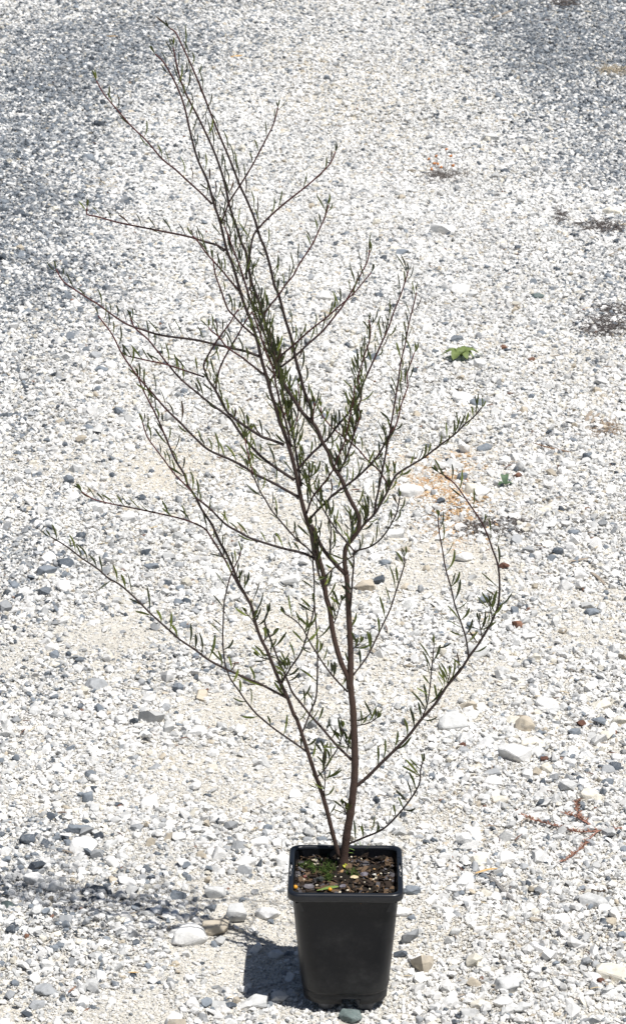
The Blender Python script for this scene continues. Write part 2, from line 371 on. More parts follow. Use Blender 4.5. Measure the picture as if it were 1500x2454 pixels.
# ---- individual rocks one can point to: px, py, width px, height px, tone, label
W_, LG, MG, BG, DG, CR, TN, RU, GG = 'white', 'lightgrey', 'midgrey', 'bluegrey', 'dark', 'cream', 'tan', 'rust', 'greengrey'
TONE = {W_: (0.76, 0.75, 0.73), LG: (0.56, 0.56, 0.55), MG: (0.34, 0.35, 0.36), BG: (0.20, 0.225, 0.255), DG: (0.085, 0.10, 0.12),
        CR: (0.70, 0.66, 0.57), TN: (0.50, 0.44, 0.35), RU: (0.20, 0.105, 0.07), GG: (0.13, 0.165, 0.16)}
ROCKS = [
 (568, 2199, 50, 66, LG, 'tall pale rock left of the pot striped by twig shadows'),
 (517, 2146, 44, 44, LG, 'rounded pale rock up-left of the tall striped rock'),
 (621, 2027, 40, 44, W_, 'white block of rock just above the shadow, left of the pot rim'),
 (517, 2230, 56, 44, TN, 'flat beige-grey rock at the foot of the tall striped rock'),
 (452, 2252, 82, 34, W_, 'wide flat white slab with a twig shadow across it'),
 (592, 2074, 42, 34, W_, 'flat pale rock below the white block left of the rim'),
 (640, 2196, 48, 30, W_, 'flat white rock between the pot shadow and the tall striped rock'),
 (612, 2385, 60, 36, LG, 'cracked slab lying inside the pot shadow at its lower left'),
 (661, 2276, 34, 22, LG, 'pale stone in the upper middle of the pot shadow'),
 (678, 2072, 36, 50, W_, 'large white rock half hidden behind the left side of the pot'),
 (737, 2021, 24, 20, MG, 'grey stone peeping over the back rim, the left of two'),
 (774, 2020, 26, 16, BG, 'blue-grey stone peeping over the back rim, the right of two'),
 (840, 2434, 52, 28, GG, 'angular green-grey stone lying between the front feet of the pot'),
 (1143, 1867, 24, 32, W_, 'upright white stone beside a wider one with a dark hollow under it'),
 (1181, 1874, 42, 26, W_, 'wide white stone with a dark hollow under it, right of the sapling'),
 (1417, 1909, 46, 38, CR, 'rounded cream rock above the red creeping weed'),
 (1160, 1913, 26, 26, W_, 'blocky white stone below the stone with the dark hollow'),
 (1197, 1918, 36, 24, CR, 'cream wedge of stone below the stone with the dark hollow'),
 (1013, 1984, 28, 24, W_, 'white stone by itself on sandy ground right of the lowest twig'),
 (1470, 2334, 78, 46, CR, 'biggest cream boulder at the right edge near the bottom'),
 (1217, 2364, 56, 38, LG, 'large grey-white rock with a shaded lower face near the bottom right'),
 (1152, 2401, 42, 38, CR, 'cream faceted rock near the bottom edge, right of the pot'),
 (1205, 2404, 44, 30, W_, 'bright white rock below the large grey-white one'),
 (1127, 2421, 40, 34, LG, 'light grey rock nearest the bottom edge, left of the cream faceted one'),
 (1197, 2258, 30, 32, W_, 'white stone on the sandy patch right of the pot'),
 (1137, 2352, 36, 30, TN, 'square tan stone on fine grit right of the pot'),
 (1090, 2237, 28, 28, LG, 'rounded grey-white stone right of the pot at half its height'),
 (1150, 2238, 30, 28, W_, 'white stone with a dark shadow, left of the one on the sandy patch'),
 (1210, 2061, 40, 30, W_, 'rounded white rock above the orange stick'),
 (1153, 2063, 42, 36, W_, 'broad white rock left of and above the orange stick'),
 (1187, 2158, 28, 26, W_, 'bright white angular stone left of the grey stick'),
 (1447, 2180, 32, 22, W_, 'smooth white stone near the right edge under a flat slab'),
 (1462, 2211, 26, 28, TN, 'brownish upright stone near the right edge'),
 (1347, 2206, 36, 28, W_, 'white stone at the top of the sandy patch, bottom right'),
 (1425, 2165, 66, 26, LG, 'flat pale slab near the right edge below the dark twig'),
 (986, 2147, 36, 24, BG, 'dark blue-grey stone touching the right rim of the pot'),
 (966, 2190, 36, 34, W_, 'white rock against the right side of the pot'),
 (200, 2035, 58, 54, W_, 'biggest white boulder on the left above the twig shadows'),
 (89, 2081, 40, 36, DG, 'nearly black rounded rock left of the biggest white boulder'),
 (67, 2014, 34, 40, DG, 'dark rock with white specks above the nearly black one'),
 (80, 2114, 42, 34, W_, 'white rock directly below the nearly black one'),
 (190, 1991, 46, 20, BG, 'flat dark slab just above the biggest white boulder'),
 (20, 2178, 32, 22, GG, 'blue-green stone at the left edge near the twig shadows'),
 (108, 2383, 50, 22, MG, 'flat grey slab in the bottom left corner, upper of two'),
 (87, 2417, 36, 20, MG, 'flat grey slab in the bottom left corner, lower of two'),
 (358, 1929, 38, 42, W_, 'white rock with a grey veined lower face, left of the long stem'),
 (210, 1914, 24, 34, BG, 'upright blue-grey rock above the flat dark slab'),
 (158, 2214, 28, 32, MG, 'round speckled grey rock at the edge of the twig shadows'),
 (133, 2248, 26, 22, CR, 'small cream rock below the round speckled grey one'),
 (218, 2359, 34, 28, LG, 'light grey faceted rock below the twig shadows'),
 (427, 2158, 34, 22, BG, 'dark angular stone among the twig shadows'),
 (80, 2348, 30, 38, W_, 'upright white rock above the flat grey slabs in the bottom left'),
 (15, 2043, 28, 26, W_, 'white rock cut by the left edge beside the dark rocks'),
 (181, 1122, 38, 32, LG, 'round grey-white rock by itself on fine grit at the left'),
 (158, 1350, 36, 28, DG, 'dark blue rock under the tip of the lowest left branch'),
 (112, 1334, 38, 30, W_, 'white rock touching the tip of the lowest left branch'),
 (112, 1368, 42, 28, BG, 'blue-grey rock below the tip of the lowest left branch'),
 (364, 1354, 34, 22, BG, 'flat blue-grey rock left of the upright red twig'),
 (228, 1639, 50, 28, MG, 'broad dark grey rock far left below the lowest left branch'),
 (229, 853, 28, 20, MG, 'grey rock with a white top, upper one of three at the left'),
 (265, 876, 28, 20, W_, 'white rock, right one of three together at the left'),
 (243, 886, 28, 16, BG, 'flat blue-grey rock, lowest of three together at the left'),
 (208, 380, 38, 13, BG, 'long flat slate lying in the dark gravel at the upper left'),
 (47, 508, 24, 15, DG, 'dark slate chip near the left edge level with the second branch tip'),
 (178, 720, 22, 16, RU, 'rusty brown stone beside a branch at the left'),
 (964, 607, 28, 18, BG, 'blue-grey stone alone on white gravel right of the crown'),
 (776, 712, 34, 36, W_, 'pointed white rock seen behind the crown'),
 (1100, 700, 42, 26, W_, 'white rock beside a smaller grey one, right of the crown'),
 (1134, 712, 28, 16, LG, 'smaller grey rock touching the white one right of the crown'),
 (928, 699, 28, 20, W_, 'white rock between two upper right twigs'),
 (910, 711, 20, 18, DG, 'dark stone touching the white rock between two twigs'),
 (894, 860, 28, 24, BG, 'dark grey stone seen behind the right twigs'),
 (1108, 959, 44, 30, W_, 'large white rock below the green rosette seedling'),
 (1143, 973, 38, 15, BG, 'flat dark stone right of the large white rock below the rosette'),
 (1148, 881, 30, 26, W_, 'white rock touching the right leaves of the rosette seedling'),
 (1110, 1077, 28, 32, W_, 'upright white rock at the top of the orange soil'),
 (1160, 1076, 34, 18, BG, 'flat blue-grey rock to the right above the orange soil'),
 (1128, 1175, 36, 34, CR, 'cream rock, left one of a pair on the orange soil'),
 (1156, 1181, 34, 30, W_, 'white-topped rock, right one of a pair on the orange soil'),
 (1058, 1116, 30, 26, W_, 'white rock left at the top of the orange soil'),
 (1088, 1113, 42, 20, LG, 'long grey-white rock lying across the top of the orange soil'),
 (1107, 1144, 24, 22, BG, 'blue-grey stone in the orange soil beside a twig tip'),
 (1363, 1117, 30, 26, W_, 'white rock with a dark base at the right, above the dry tufts'),
 (1110, 1334, 38, 30, W_, 'blocky white rock below the left dry tuft'),
 (1392, 1374, 34, 32, W_, 'round white rock between the two wood chips'),
 (1418, 1463, 32, 18, BG, 'blue-grey flat rock at the right below the wood chips'),
 (1240, 1490, 32, 26, RU, 'grey and rust stained rock right of the bushy right twig'),
 (1323, 1337, 28, 22, BG, 'dark grey stone left of and above the wood chips'),
 (1375, 1277, 28, 18, BG, 'dark grey flat stone right of the dry tufts'),
 (1240, 1143, 18, 18, RU, 'reddish stone beside the small round seedling'),
 (986, 1178, 56, 34, W_, 'long white rock left of the orange soil'),
 (948, 1277, 38, 34, W_, 'rounded white rock right of the middle of the crown'),
 (922, 1347, 26, 16, BG, 'small blue-grey stone below the middle of the crown on the right'),
 (876, 1401, 42, 34, TN, 'flat grey-brown rock touching the thin stem right of the trunk'),
 (1146, 1553, 50, 42, LG, 'pale grey rock behind the right branch'),
 (1124, 1684, 38, 30, TN, 'tan rock resting on a white one right of the sapling'),
 (1132, 1710, 36, 28, W_, 'white rock under the tan one right of the sapling'),
 (1083, 1725, 62, 56, LG, 'large streaked grey-white rock right of the sapling'),
 (1234, 1718, 46, 30, CR, 'cream rock behind the upright tan one at the right'),
 (1258, 1734, 42, 44, TN, 'upright tan-grey rock with a dark hollow beside it'),
 (1273, 1775, 46, 30, CR, 'cream rock with a rusty stain below the upright tan one'),
 (1233, 1808, 72, 40, W_, 'broad white slab with a pebble on top'),
 (1287, 1798, 38, 24, LG, 'pale rock touching the right end of the broad white slab'),
 (1311, 1682, 50, 32, W_, 'large white rock at the right above the upright tan one'),
 (1376, 1750, 28, 26, BG, 'dark blue-grey stone beside the brown bark piece'),
 (1180, 1851, 36, 20, MG, 'flat grey stone above the wide stone with the hollow'),
 (1455, 1844, 36, 20, MG, 'flat grey stone near the right edge above the cream rock'),
 (1486, 1724, 40, 28, CR, 'cream rock cut by the right edge'),
 (1442, 1684, 42, 26, CR, 'cream angular rock near the right edge'),
 (1172, 327, 40, 26, LG, 'round grey-white rock at the upper right'),
 (1063, 549, 56, 26, W_, 'long white rock below the dry weed with orange heads'),
 (1025, 564, 20, 14, MG, 'grey stone at the left end of the long white rock'),
 (1467, 504, 40, 26, CR, 'cream rock by the dark debris near the right edge'),
 (1387, 532, 20, 18, W_, 'small white upright stone left of the dark debris'),
 (1288, 716, 28, 15, GG, 'green-grey flat stone at the right'),
 (1213, 410, 26, 14, DG, 'dark stone right of the dry weed with orange heads'),
 (1273, 867, 16, 14, RU, 'reddish stone right of the rosette seedling'),
 (1207, 840, 16, 14, RU, 'reddish stone above and right of the rosette seedling'),
]
footprints = []
for k, (px, py, w, h, tone, label) in enumerate(ROCKS):
    p0 = on_z(px, py + h * 0.22)
    z0 = ghf(p0.x, p0.y)
    s = pxm(p0)
    v = (CAM - p0).normalized(); sp = v.z; cp = math.sqrt(1 - sp * sp)
    wx = w / s * 1.12; dy = wx * random.uniform(0.72, 0.92) * max(1, h / w)
    hz = min(max((h / s - dy * sp) / cp, 0.5 * wx), 1.0 * wx) * 1.25
    if px in (788, 840, 892): hz = 0.019
    bm = rock_bm(k + 11, random.choice([14, 18, 22]), (wx * 1.06, dy, hz), detail=2, rough=0.035)
    me = bpy.data.meshes.new('rock'); bm.to_mesh(me); bm.free()
    o = link('rock', me, None, [M_ROCK])
    t = np.array(TONE[tone]) * random.uniform(0.9, 1.08)
    o.color = (*t, 1)
    o.location = (p0.x, p0.y, z0 + hz * (0.14 if h / w < 0.66 else 0.25))
    o.rotation_euler = (random.uniform(-.12, .12), random.uniform(-.12, .12), random.uniform(-.35, .35))
    if px in (788, 840, 892): q_ = on_z(px, py, -0.009); o.location = (q_.x, q_.y, -0.0098)
    tag(o, label, 'rock', 'rocks lying among the gravel')
    footprints.append((p0.x, p0.y, wx * 0.46, dy * 0.46))

# ---- gravel: one object, every stone an instance
def sample(n_per_m2, y0, y1):
    """points with even density in the wedge the camera sees plus a margin"""
    d0, d1 = y0 - CAM.y, y1 - CAM.y
    hw = lambda d: 0.117 * 1.03 * d * 1.22 + 0.12
    H = hw(d1)
    n = int(n_per_m2 * (y1 - y0) * 2 * H)
    y = rng.uniform(y0, y1, n); x = rng.uniform(-H, H, n) + CAM.x
    k = np.abs(x - CAM.x) < hw(y - CAM.y)
    return x[k], y[k]
# diameter range in m, coverage, nearest y, farthest y
CLASSES = [(0.0020, 0.0036, 0.34, -0.35, 1.0), (0.0036, 0.0060, 0.36, -0.35, 3.4), (0.0060, 0.0090, 0.52, -0.35, 6.5),
           (0.0090, 0.0140, 0.50, -0.35, 9.0), (0.0140, 0.0200, 0.26, -0.35, 13.5), (0.0200, 0.0290, 0.085, -0.35, 13.5), (0.0290, 0.0400, 0.010, -0.35, 13.5),
           (0.0085, 0.0130, 0.36, 3.4, 12.5), (0.0130, 0.0200, 0.18, 5.0, 13.5)]
xs, ys, ds = [], [], []
for lo, hi, cov, y0, y1 in CLASSES:
    mean = (lo + hi) / 2
    yy = y0
    x, y = sample(cov / (mean * mean * 0.62), y0, y1)
    dd = np.exp(rng.uniform(math.log(lo), math.log(hi), len(x)))
    # sandy patches hold fewer stones, others are heaped
    patch = vnoise(x, y, 0.33, 21) * 0.6 + vnoise(x, y, 0.12, 22) * 0.4
    patch = patch + (0.62 - patch) * np.clip((y - 1.0) / 5, 0, 0.8)
    sand = np.clip(field(SAND, x, y), 0, 1)
    dens = (np.clip(0.25 + 1.2 * patch, 0, 1) if mean < 0.006 else np.clip(3.0 * patch - 0.72, 0.10, 1.2)) * (1 - (0.1 if mean < 0.005 else 0.35 if mean < 0.008 else 0.8) * sand)
    if mean < 0.006: dens = np.clip(dens + 0.3, 0, 1)
    keep = rng.random(len(x)) < dens
    keep &= ~((y > 0.85 * y1) & (rng.random(len(x)) < 0.35)) if y1 < 10 else np.ones(len(x), bool)
    xs.append(x[keep]); ys.append(y[keep]); ds.append(dd[keep])
x, y, d = map(np.concatenate, (xs, ys, ds))
keep = np.ones(len(x), bool)
for (cx, cy, rx, ry) in footprints:
    near = np.abs(y - cy) < ry + 0.05
    q = ((x - cx) / (rx + d * 0.2)) ** 2 + ((y - cy) / (ry + d * 0.2)) ** 2
    keep &= ~(near & (q < 1))
inpot = (np.abs(x) < 0.064 + d * .35) & (np.abs(y) < 0.064 + d * .35)
keep &= ~(inpot & (d > 0.008))
keep &= ~((np.abs(x) < 0.09) & (y > -0.105) & (y < 0) & (d > 0.012))
x, y, d = x[keep], y[keep], d[keep]
n = len(x)
heap = np.clip(vnoise(x, y, 0.33, 21) * 0.6 + vnoise(x, y, 0.12, 22) * 0.4 - 0.35, 0, 1)
z = gh(x, y) + d * rng.uniform(-0.22, 0.30, n) + heap * rng.uniform(0, 0.012, n)
# tone of every stone
pd = np.clip(0.05 + field(DARK, x, y) * (0.35 + 1.3 * (0.55 * vnoise(x, y, 0.42, 31) + 0.45 * vnoise(x, y, 0.13, 32))) + 0.10 * (vnoise(x, y, 0.3, 33) - 0.5), 0.02, 0.8)
u = rng.random(n)
tint = np.zeros((n, 4)); tint[:, 3] = 1
cols = np.array([TONE[W_], TONE[LG], TONE[MG], TONE[BG], TONE[DG], TONE[CR], TONE[TN], TONE[RU]])
idx = np.zeros(n, int)
u2 = rng.random(n)
isd = u < pd
idx[isd] = np.choose((u2[isd] * 3.999).astype(int), [2, 3, 3, 4])
rest = ~isd
idx[rest & (u2 < 0.66)] = 0
idx[rest & (u2 >= 0.66) & (u2 < 0.89)] = 1
idx[rest & (u2 >= 0.89) & (u2 < 0.935)] = 5
idx[rest & (u2 >= 0.935) & (u2 < 0.98)] = 2
idx[rest & (u2 >= 0.98) & (u2 < 0.996)] = 6
idx[rest & (u2 >= 0.996)] = 7
idx[(idx == 7) & (d > 0.011)] = 6
tint[:, :3] = cols[idx] * rng.uniform(0.74, 1.08, (n, 1)) * (0.92 + 0.14 * vnoise(x, y, 0.18, 41))[:, None]
fine = np.clip((0.0075 - d) / 0.003, 0, 1)[:, None] * 0.72 * (1 - np.clip(pd * 1.4, 0, 1))[:, None]
tint[:, :3] = tint[:, :3] * (1 - fine) + np.array([[0.62, 0.595, 0.545]]) * fine
o_ = np.clip(field(ORANGE, x, y), 0, 1); om = (rng.random(n) < o_ * 0.6) & (d < 0.013) * (vnoise(x, y, 0.03, 77) > 0.42)
tint[om, :3] = np.array([0.50, 0.34, 0.19]) * rng.uniform(0.6, 1.25, (om.sum(), 1))
tint[:, :3] = np.clip(tint[:, :3], 0, 0.82)
me = bpy.data.meshes.new('gravel')
me.vertices.add(n)
me.vertices.foreach_set('co', np.stack([x, y, z], -1).ravel())
def attr(name, typ, key, val):
    a = me.attributes.new(name, typ, 'POINT'); a.data.foreach_set(key, val.ravel())
attr('tint', 'FLOAT_COLOR', 'color', tint)
rot = np.stack([rng.normal(0, 0.5, n), rng.normal(0, 0.5, n), rng.uniform(0, 6.283, n)], -1)
attr('turn', 'FLOAT_VECTOR', 'vector', rot)
s3 = d[:, None] * np.stack([rng.uniform(0.9, 1.2, n), rng.uniform(0.8, 1.1, n), rng.uniform(0.55, 1.15, n)], -1)
attr('size', 'FLOAT_VECTOR', 'vector', s3)
attr('shape', 'INT', 'value', rng.integers(0, 14, n).astype(np.int32))
gravel = link('gravel', me, None, [M_GRAVEL])
ng = bpy.data.node_groups.new('scatter_stones', 'GeometryNodeTree')
ng.interface.new_socket('Geometry', in_out='INPUT', socket_type='NodeSocketGeometry')
ng.interface.new_socket('Geometry', in_out='OUTPUT', socket_type='NodeSocketGeometry')
gi, go = ng.nodes.new('NodeGroupInput'), ng.nodes.new('NodeGroupOutput')
ci = ng.nodes.new('GeometryNodeCollectionInfo'); ci.inputs['Collection'].default_value = protos; ci.inputs['Separate Children'].default_value = True; ci.inputs['Reset Children'].default_value = True
ip = ng.nodes.new('GeometryNodeInstanceOnPoints')
def na(name, typ):
    q = ng.nodes.new('GeometryNodeInputNamedAttribute'); q.data_type = typ; q.inputs['Name'].default_value = name; return q.outputs['Attribute']
er = ng.nodes.new('FunctionNodeEulerToRotation')
ng.links.new(gi.outputs[0], ip.inputs['Points']); ng.links.new(ci.outputs[0], ip.inputs['Instance'])
ip.inputs['Pick Instance'].default_value = True
ng.links.new(na('shape', 'INT'), ip.inputs['Instance Index'])
ng.links.new(na('turn', 'FLOAT_VECTOR'), er.inputs[0]); ng.links.new(er.outputs[0], ip.inputs['Rotation'])
ng.links.new(na('size', 'FLOAT_VECTOR'), ip.inputs['Scale'])
ng.links.new(ip.outputs[0], go.inputs[0])
md = gravel.modifiers.new('stones', 'NODES'); md.node_group = ng
tag(gravel, 'loose crushed limestone gravel, white with grey and dark chips', 'gravel', kind='stuff')
print('gravel stones', n)

# ------------------------------------------------------------ the pot
H = 0.180
def rsq(w, r, z, n=7, cx=0, cy=0):
    pts = []
    h = w / 2 - r
    for (sx, sy, a0) in ((1, -1, -90), (1, 1, 0), (-1, 1, 90), (-1, -1, 180)):
        for k in range(n + 1):
            a = R(a0 + 90 * k / n)
            pts.append((sx * h + r * math.cos(a), sy * h + r * math.sin(a), z))
    # extra points on the straight sides
    out = []
    for i, p in enumerate(pts):
        q = pts[(i + 1) % len(pts)]
        out.append(p)
        if (i + 1) % (n + 1) == 0:
            for t in range(1, 12): out.append(tuple(p[j] + (q[j] - p[j]) * t / 12 for j in range(3)))
    return out
def loft(mb, rings, closed_bottom=False, skip=None, m=0):
    n = len(rings[0]); vs = [p for r_ in rings for p in r_]; fs = []
    for i in range(len(rings) - 1):
        for k in range(n):
            if skip and skip(i, k, rings): continue
            k2 = (k + 1) % n
            fs.append((i * n + k, i * n + k2, (i + 1) * n + k2, (i + 1) * n + k))
    if closed_bottom: fs.append(tuple(range(n))[::-1])
    mb.add(vs, fs, 0.0, m)

m, nt, b = newmat('dusty_black_plastic')
g = N(nt, 'ShaderNodeNewGeometry'); sepx = N(nt, 'ShaderNodeSeparateXYZ'); nt.links.new(g.outputs['Position'], sepx.inputs[0])
n1 = noise_n(nt, 19, 8, 0.78, g.outputs['Position'])
mp = N(nt, 'ShaderNodeMapRange'); nt.links.new(sepx.outputs[2], mp.inputs[0])
for i_, v_ in ((1, 0.0), (2, 0.075), (3, 0.20), (4, 0.0)): mp.inputs[i_].default_value = v_
ad = N(nt, 'ShaderNodeMath', operation='ADD'); nt.links.new(n1.outputs[0], ad.inputs[0]); nt.links.new(mp.outputs[0], ad.inputs[1])
rr = ramp(nt, ad.outputs[0], [(0.50, 0.0), (0.62, 0.14), (0.80, 0.6)])
n2 = noise_n(nt, 900, 2, 0.6, g.outputs['Position']); rs = ramp(nt, n2.outputs[0], [(0.68, 0.0), (0.74, 1.0)])
mx = N(nt, 'ShaderNodeMath', operation='MAXIMUM'); nt.links.new(rr.outputs[0], mx.inputs[0]); nt.links.new(rs.outputs[0], mx.inputs[1])
c = mixc(nt, mx.outputs[0], (0.0032, 0.0039, 0.0062), (0.060, 0.060, 0.060))
nt.links.new(c, b.inputs['Base Color'])
rg = N(nt, 'ShaderNodeMapRange'); nt.links.new(mx.outputs[0], rg.inputs[0]); rg.inputs[3].default_value = 0.34; rg.inputs[4].default_value = 0.8
nt.links.new(rg.outputs[0], b.inputs['Roughness']); b.inputs['Specular IOR Level'].default_value = 0.32
bump(nt, b, n1.outputs[0], 0.25, 0.0008)
M_POT = m
M_RIM = simple('black_rim_plastic', (0.0075, 0.009, 0.013), 0.36, 0.25, 60, 0.0, 0.5)

pot = empty('plant_pot', (0, 0, 0))
pot.rotation_euler = (0, 0, R(-0.9))
tag(pot, 'square black plastic nursery pot standing on the white gravel', 'plant pot')
mb = MB()
body = [rsq(0.1190, 0.034, 0.0150), rsq(0.1215, 0.034, 0.0152), rsq(0.1235, 0.034, 0.0190)]
for k in range(1, 9):
    t = k / 8; body.append(rsq(0.1235 + (0.1475 - 0.1235) * t, 0.034 - 0.014 * t, 0.019 + (H - 0.012 - 0.019) * t))
loft(mb, body, closed_bottom=True)
inner = [rsq(0.116, 0.030, 0.018)] + [rsq(0.1165 + (0.1425 - 0.1165) * k / 6, 0.030 - 0.014 * k / 6, 0.018 + (H - 0.003 - 0.018) * k / 6) for k in range(1, 7)]
loft(mb, inner, closed_bottom=True)
mb.build('body', [M_POT], pot)
# foot ring with notches, as a separate part
def notch(i, k, rings):
    n = len(rings[0]); p = rings[0][k]; q = rings[0][(k + 1) % n]
    mx_, my_ = (p[0] + q[0]) / 2, (p[1] + q[1]) / 2
    side = (abs(mx_ - 0.008) < 0.014 and my_ < 0) or (abs(mx_) < 0.013 and my_ > 0) or (abs(my_) < 0.013)
    return side and i >= 1
mb = MB()
ro = [rsq(0.1200, 0.034, 0.0165), rsq(0.1196, 0.034, 0.0085), rsq(0.1185, 0.034, 0.0), rsq(0.1155, 0.033, 0.0), rsq(0.1160, 0.033, 0.0085), rsq(0.1165, 0.033, 0.0165)]
loft(mb, [r_[::-1] for r_ in ro], skip=lambda i, k, rg_: notch(1 if 0 < i < 4 else 0, k, rg_))
mb.build('foot_ring', [M_POT], pot)
M_FOOT = simple('dusty_grey_plastic', (0.13, 0.13, 0.135), 0.8, 0.4, 120, 0.0004, 0.2)
for (fx_, fy_) in ((-0.026, -0.040), (0.029, -0.040), (-0.026, 0.040), (0.029, 0.040)):
    mb = MB()
    rg_ = []
    for (z_, w_, d_) in ((0.002, 0.029, 0.024), (-0.004, 0.027, 0.022), (-0.012, 0.022, 0.018), (-0.017, 0.017, 0.014)):
        rg_.append([(fx_ + p_[0] * w_, fy_ + p_[1] * d_, z_) for p_ in rsq(1.0, 0.35, 0, 4)])
    loft(mb, rg_[::-1], closed_bottom=True)
    mb.build('foot', [M_FOOT], pot)
# rim: outward flange with a rolled lip; slots left open in the two side rails
def rim_skip(i, k, rings):
    n = len(rings[0]); p = rings[i][k]; q = rings[i][(k + 1) % n]
    my_ = (p[1] + q[1]) / 2; mx_ = (p[0] + q[0]) / 2
    return False
mb = MB()
rim = [rsq(0.1425, 0.013, H - 0.030), rsq(0.1435, 0.012, H - 0.004), rsq(0.1445, 0.012, H - 0.001), rsq(0.1470, 0.012, H), rsq(0.1505, 0.013, H), rsq(0.1545, 0.014, H), rsq(0.1580, 0.015, H - 0.0006), rsq(0.1600, 0.016, H - 0.003), rsq(0.1600, 0.016, H - 0.009), rsq(0.1590, 0.016, H - 0.0115), rsq(0.1565, 0.015, H - 0.0118), rsq(0.1560, 0.015, H - 0.004), rsq(0.1480, 0.013, H - 0.0035), rsq(0.1474, 0.020, H - 0.0125)]
def rs(i, k, rings):
    n = len(rings[0]); p = rings[i][k]; q = rings[i][(k + 1) % n]
    my_ = (p[1] + q[1]) / 2; mx_ = (p[0] + q[0]) / 2
    if abs(mx_) < 0.06: return False
    return i in (4,) and -0.022 < my_ < 0.022 or (i == 11 and -0.022 < my_ < 0.022)
loft(mb, [r_ for r_ in rim], skip=rs)
for sx in (-1, 1):             # cross ribs that leave little triangles open in the slots
    for k in range(4):
        y0 = -0.020 + k * 0.010
        a_ = (sx * 0.0754, y0 + (0.009 if k % 2 else 0), H - 0.0012); b_ = (sx * 0.0772, y0 + (0 if k % 2 else 0.009), H - 0.0012)
        tube(mb, [a_, b_], 0.0007, 4)
mb.build('rim', [M_RIM], pot)

# ---- potting mix in the pot
HS = H - 0.017
mats_soil = [simple('potting_soil', (0.012, 0.009, 0.006), 0.95, 0.5, 400, 0.002), simple('bark_chip_dark', (0.024, 0.015, 0.010), 0.85, 0.4, 500),
             simple('bark_chip_brown', (0.105, 0.068, 0.040), 0.85, 0.4, 500), simple('grit_cream', (0.58, 0.52, 0.40), 0.8, 0.2, 500),
             simple('grit_tan', (0.36, 0.22, 0.10), 0.8, 0.3, 500), simple('chip_grey', (0.08, 0.075, 0.08), 0.8, 0.3, 500)]
mb = MB()
G = 22
vs = []; wI = 0.1395
for j in range(G + 1):
    for i in range(G + 1):
        x_, y_ = (i / G - .5) * wI, (j / G - .5) * wI
        vs.append((x_, y_, HS + 0.0035 * mnoise.noise(Vector((x_ * 60, y_ * 60, 3))) + 0.004 * math.exp(-(x_ * x_ + y_ * y_) / 0.0009)))
fs = [(j * (G + 1) + i, j * (G + 1) + i + 1, (j + 1) * (G + 1) + i + 1, (j + 1) * (G + 1) + i) for j in range(G) for i in range(G)]
mb.add(vs, fs)
def chip(mb, c, L, w, t, rot, m):
    M = Matrix.Translation(c) @ Euler(rot).to_matrix().to_4x4()
    vs = []
    for (sx, sy, sz) in ((-1, -1, -1), (1, -1, -1), (1, 1, -1), (-1, 1, -1), (-1, -1, 1), (1, -1, 1), (1, 1, 1), (-1, 1, 1)):
        vs.append(M @ Vector((sx * L / 2 * random.uniform(.7, 1.1), sy * w / 2 * random.uniform(.6, 1.1), sz * t / 2 * random.uniform(.6, 1))))
    mb.add(vs, [(3, 2, 1, 0), (4, 5, 6, 7), (0, 1, 5, 4), (1, 2, 6, 5), (2, 3, 7, 6), (3, 0, 4, 7)], 0, m)
def pebble_into(mb, c, dims, seed, m):
    bm = rock_bm(seed, 12, dims); bm.verts.index_update()
    M = Matrix.Translation(c) @ Euler((random.uniform(-.4, .4), random.uniform(-.4, .4), random.uniform(0, 6))).to_matrix().to_4x4()
    mb.add([M @ v.co for v in bm.verts], [tuple(v.index for v in f.verts) for f in bm.faces], 0, m); bm.free()
for k in range(760):
    x_, y_ = random.uniform(-.068, .068), random.uniform(-.068, .068)
    L = random.choice([0.005, 0.008, 0.012, 0.018]) * random.uniform(.7, 1.1)
    chip(mb, (x_, y_, HS + random.uniform(0.0, 0.005)), L, L * random.uniform(.25, .6), random.uniform(.0008, .002), (random.gauss(0, .35), random.gauss(0, .35), random.uniform(0, 6)), random.choice([1, 1, 2, 2, 1, 0, 5]))
for k in range(150):
    x_, y_ = random.uniform(-.067, .067), random.uniform(-.067, .067)
    s_ = random.choice([0.0018, 0.0026, 0.0034, 0.005]) * random.uniform(.8, 1.2)
    pebble_into(mb, (x_, y_, HS + random.uniform(0.001, 0.005)), (s_, s_ * .85, s_ * .7), 900 + k, random.choice([3, 3, 4, 3, 5]))
soil = mb.build('potting_mix', mats_soil, None, smooth=False)
tag(soil, 'dark potting mix of bark chips and cream grit filling the black pot', 'potting mix', kind='stuff')

def small_thing(name, label, cat, mb, mats, smooth=False, group=None):
    c = Vector((0, 0, 0))
    for v in mb.v: c += Vector(v)
    c /= len(mb.v); c.z = min(v[2] for v in mb.v)
    o = mb.build(name, mats, None, c, smooth); o.location = c
    return tag(o, label, cat, group)
def zp(X_, Y_, z=HS + 0.0075):       # position in the enlarged pot picture
    return on_z(650 + X_ / 4.286, 1980 + Y_ / 4.286, z)
M_ORB = simple('fertiliser_orange', (0.62, 0.30, 0.03), 0.45, 0.12, 300)
M_MOSS = simple('moss', (0.06, 0.10, 0.02), 0.9, 0.5, 600, 0.001, transl=0.2)
M_YLEAF = simple('yellow_leaf', (0.62, 0.62, 0.08), 0.6, 0.15, 300, transl=0.3)
M_GLEAF = simple('fallen_green_leaf', (0.16, 0.24, 0.05), 0.6, 0.2, 300, transl=0.2)
M_GRASS = simple('grass_blade', (0.16, 0.25, 0.06), 0.6, 0.2, 300, transl=0.3)
def ball(mb, c, r_, m=0):
    bm = bmesh.new(); bmesh.ops.create_icosphere(bm, subdivisions=2, radius=r_); bm.verts.index_update()
    mb.add([Vector(c) + v.co * (1 + 0.06 * mnoise.noise(v.co * 900)) for v in bm.verts], [tuple(v.index for v in f.verts) for f in bm.faces], 0, m); bm.free()
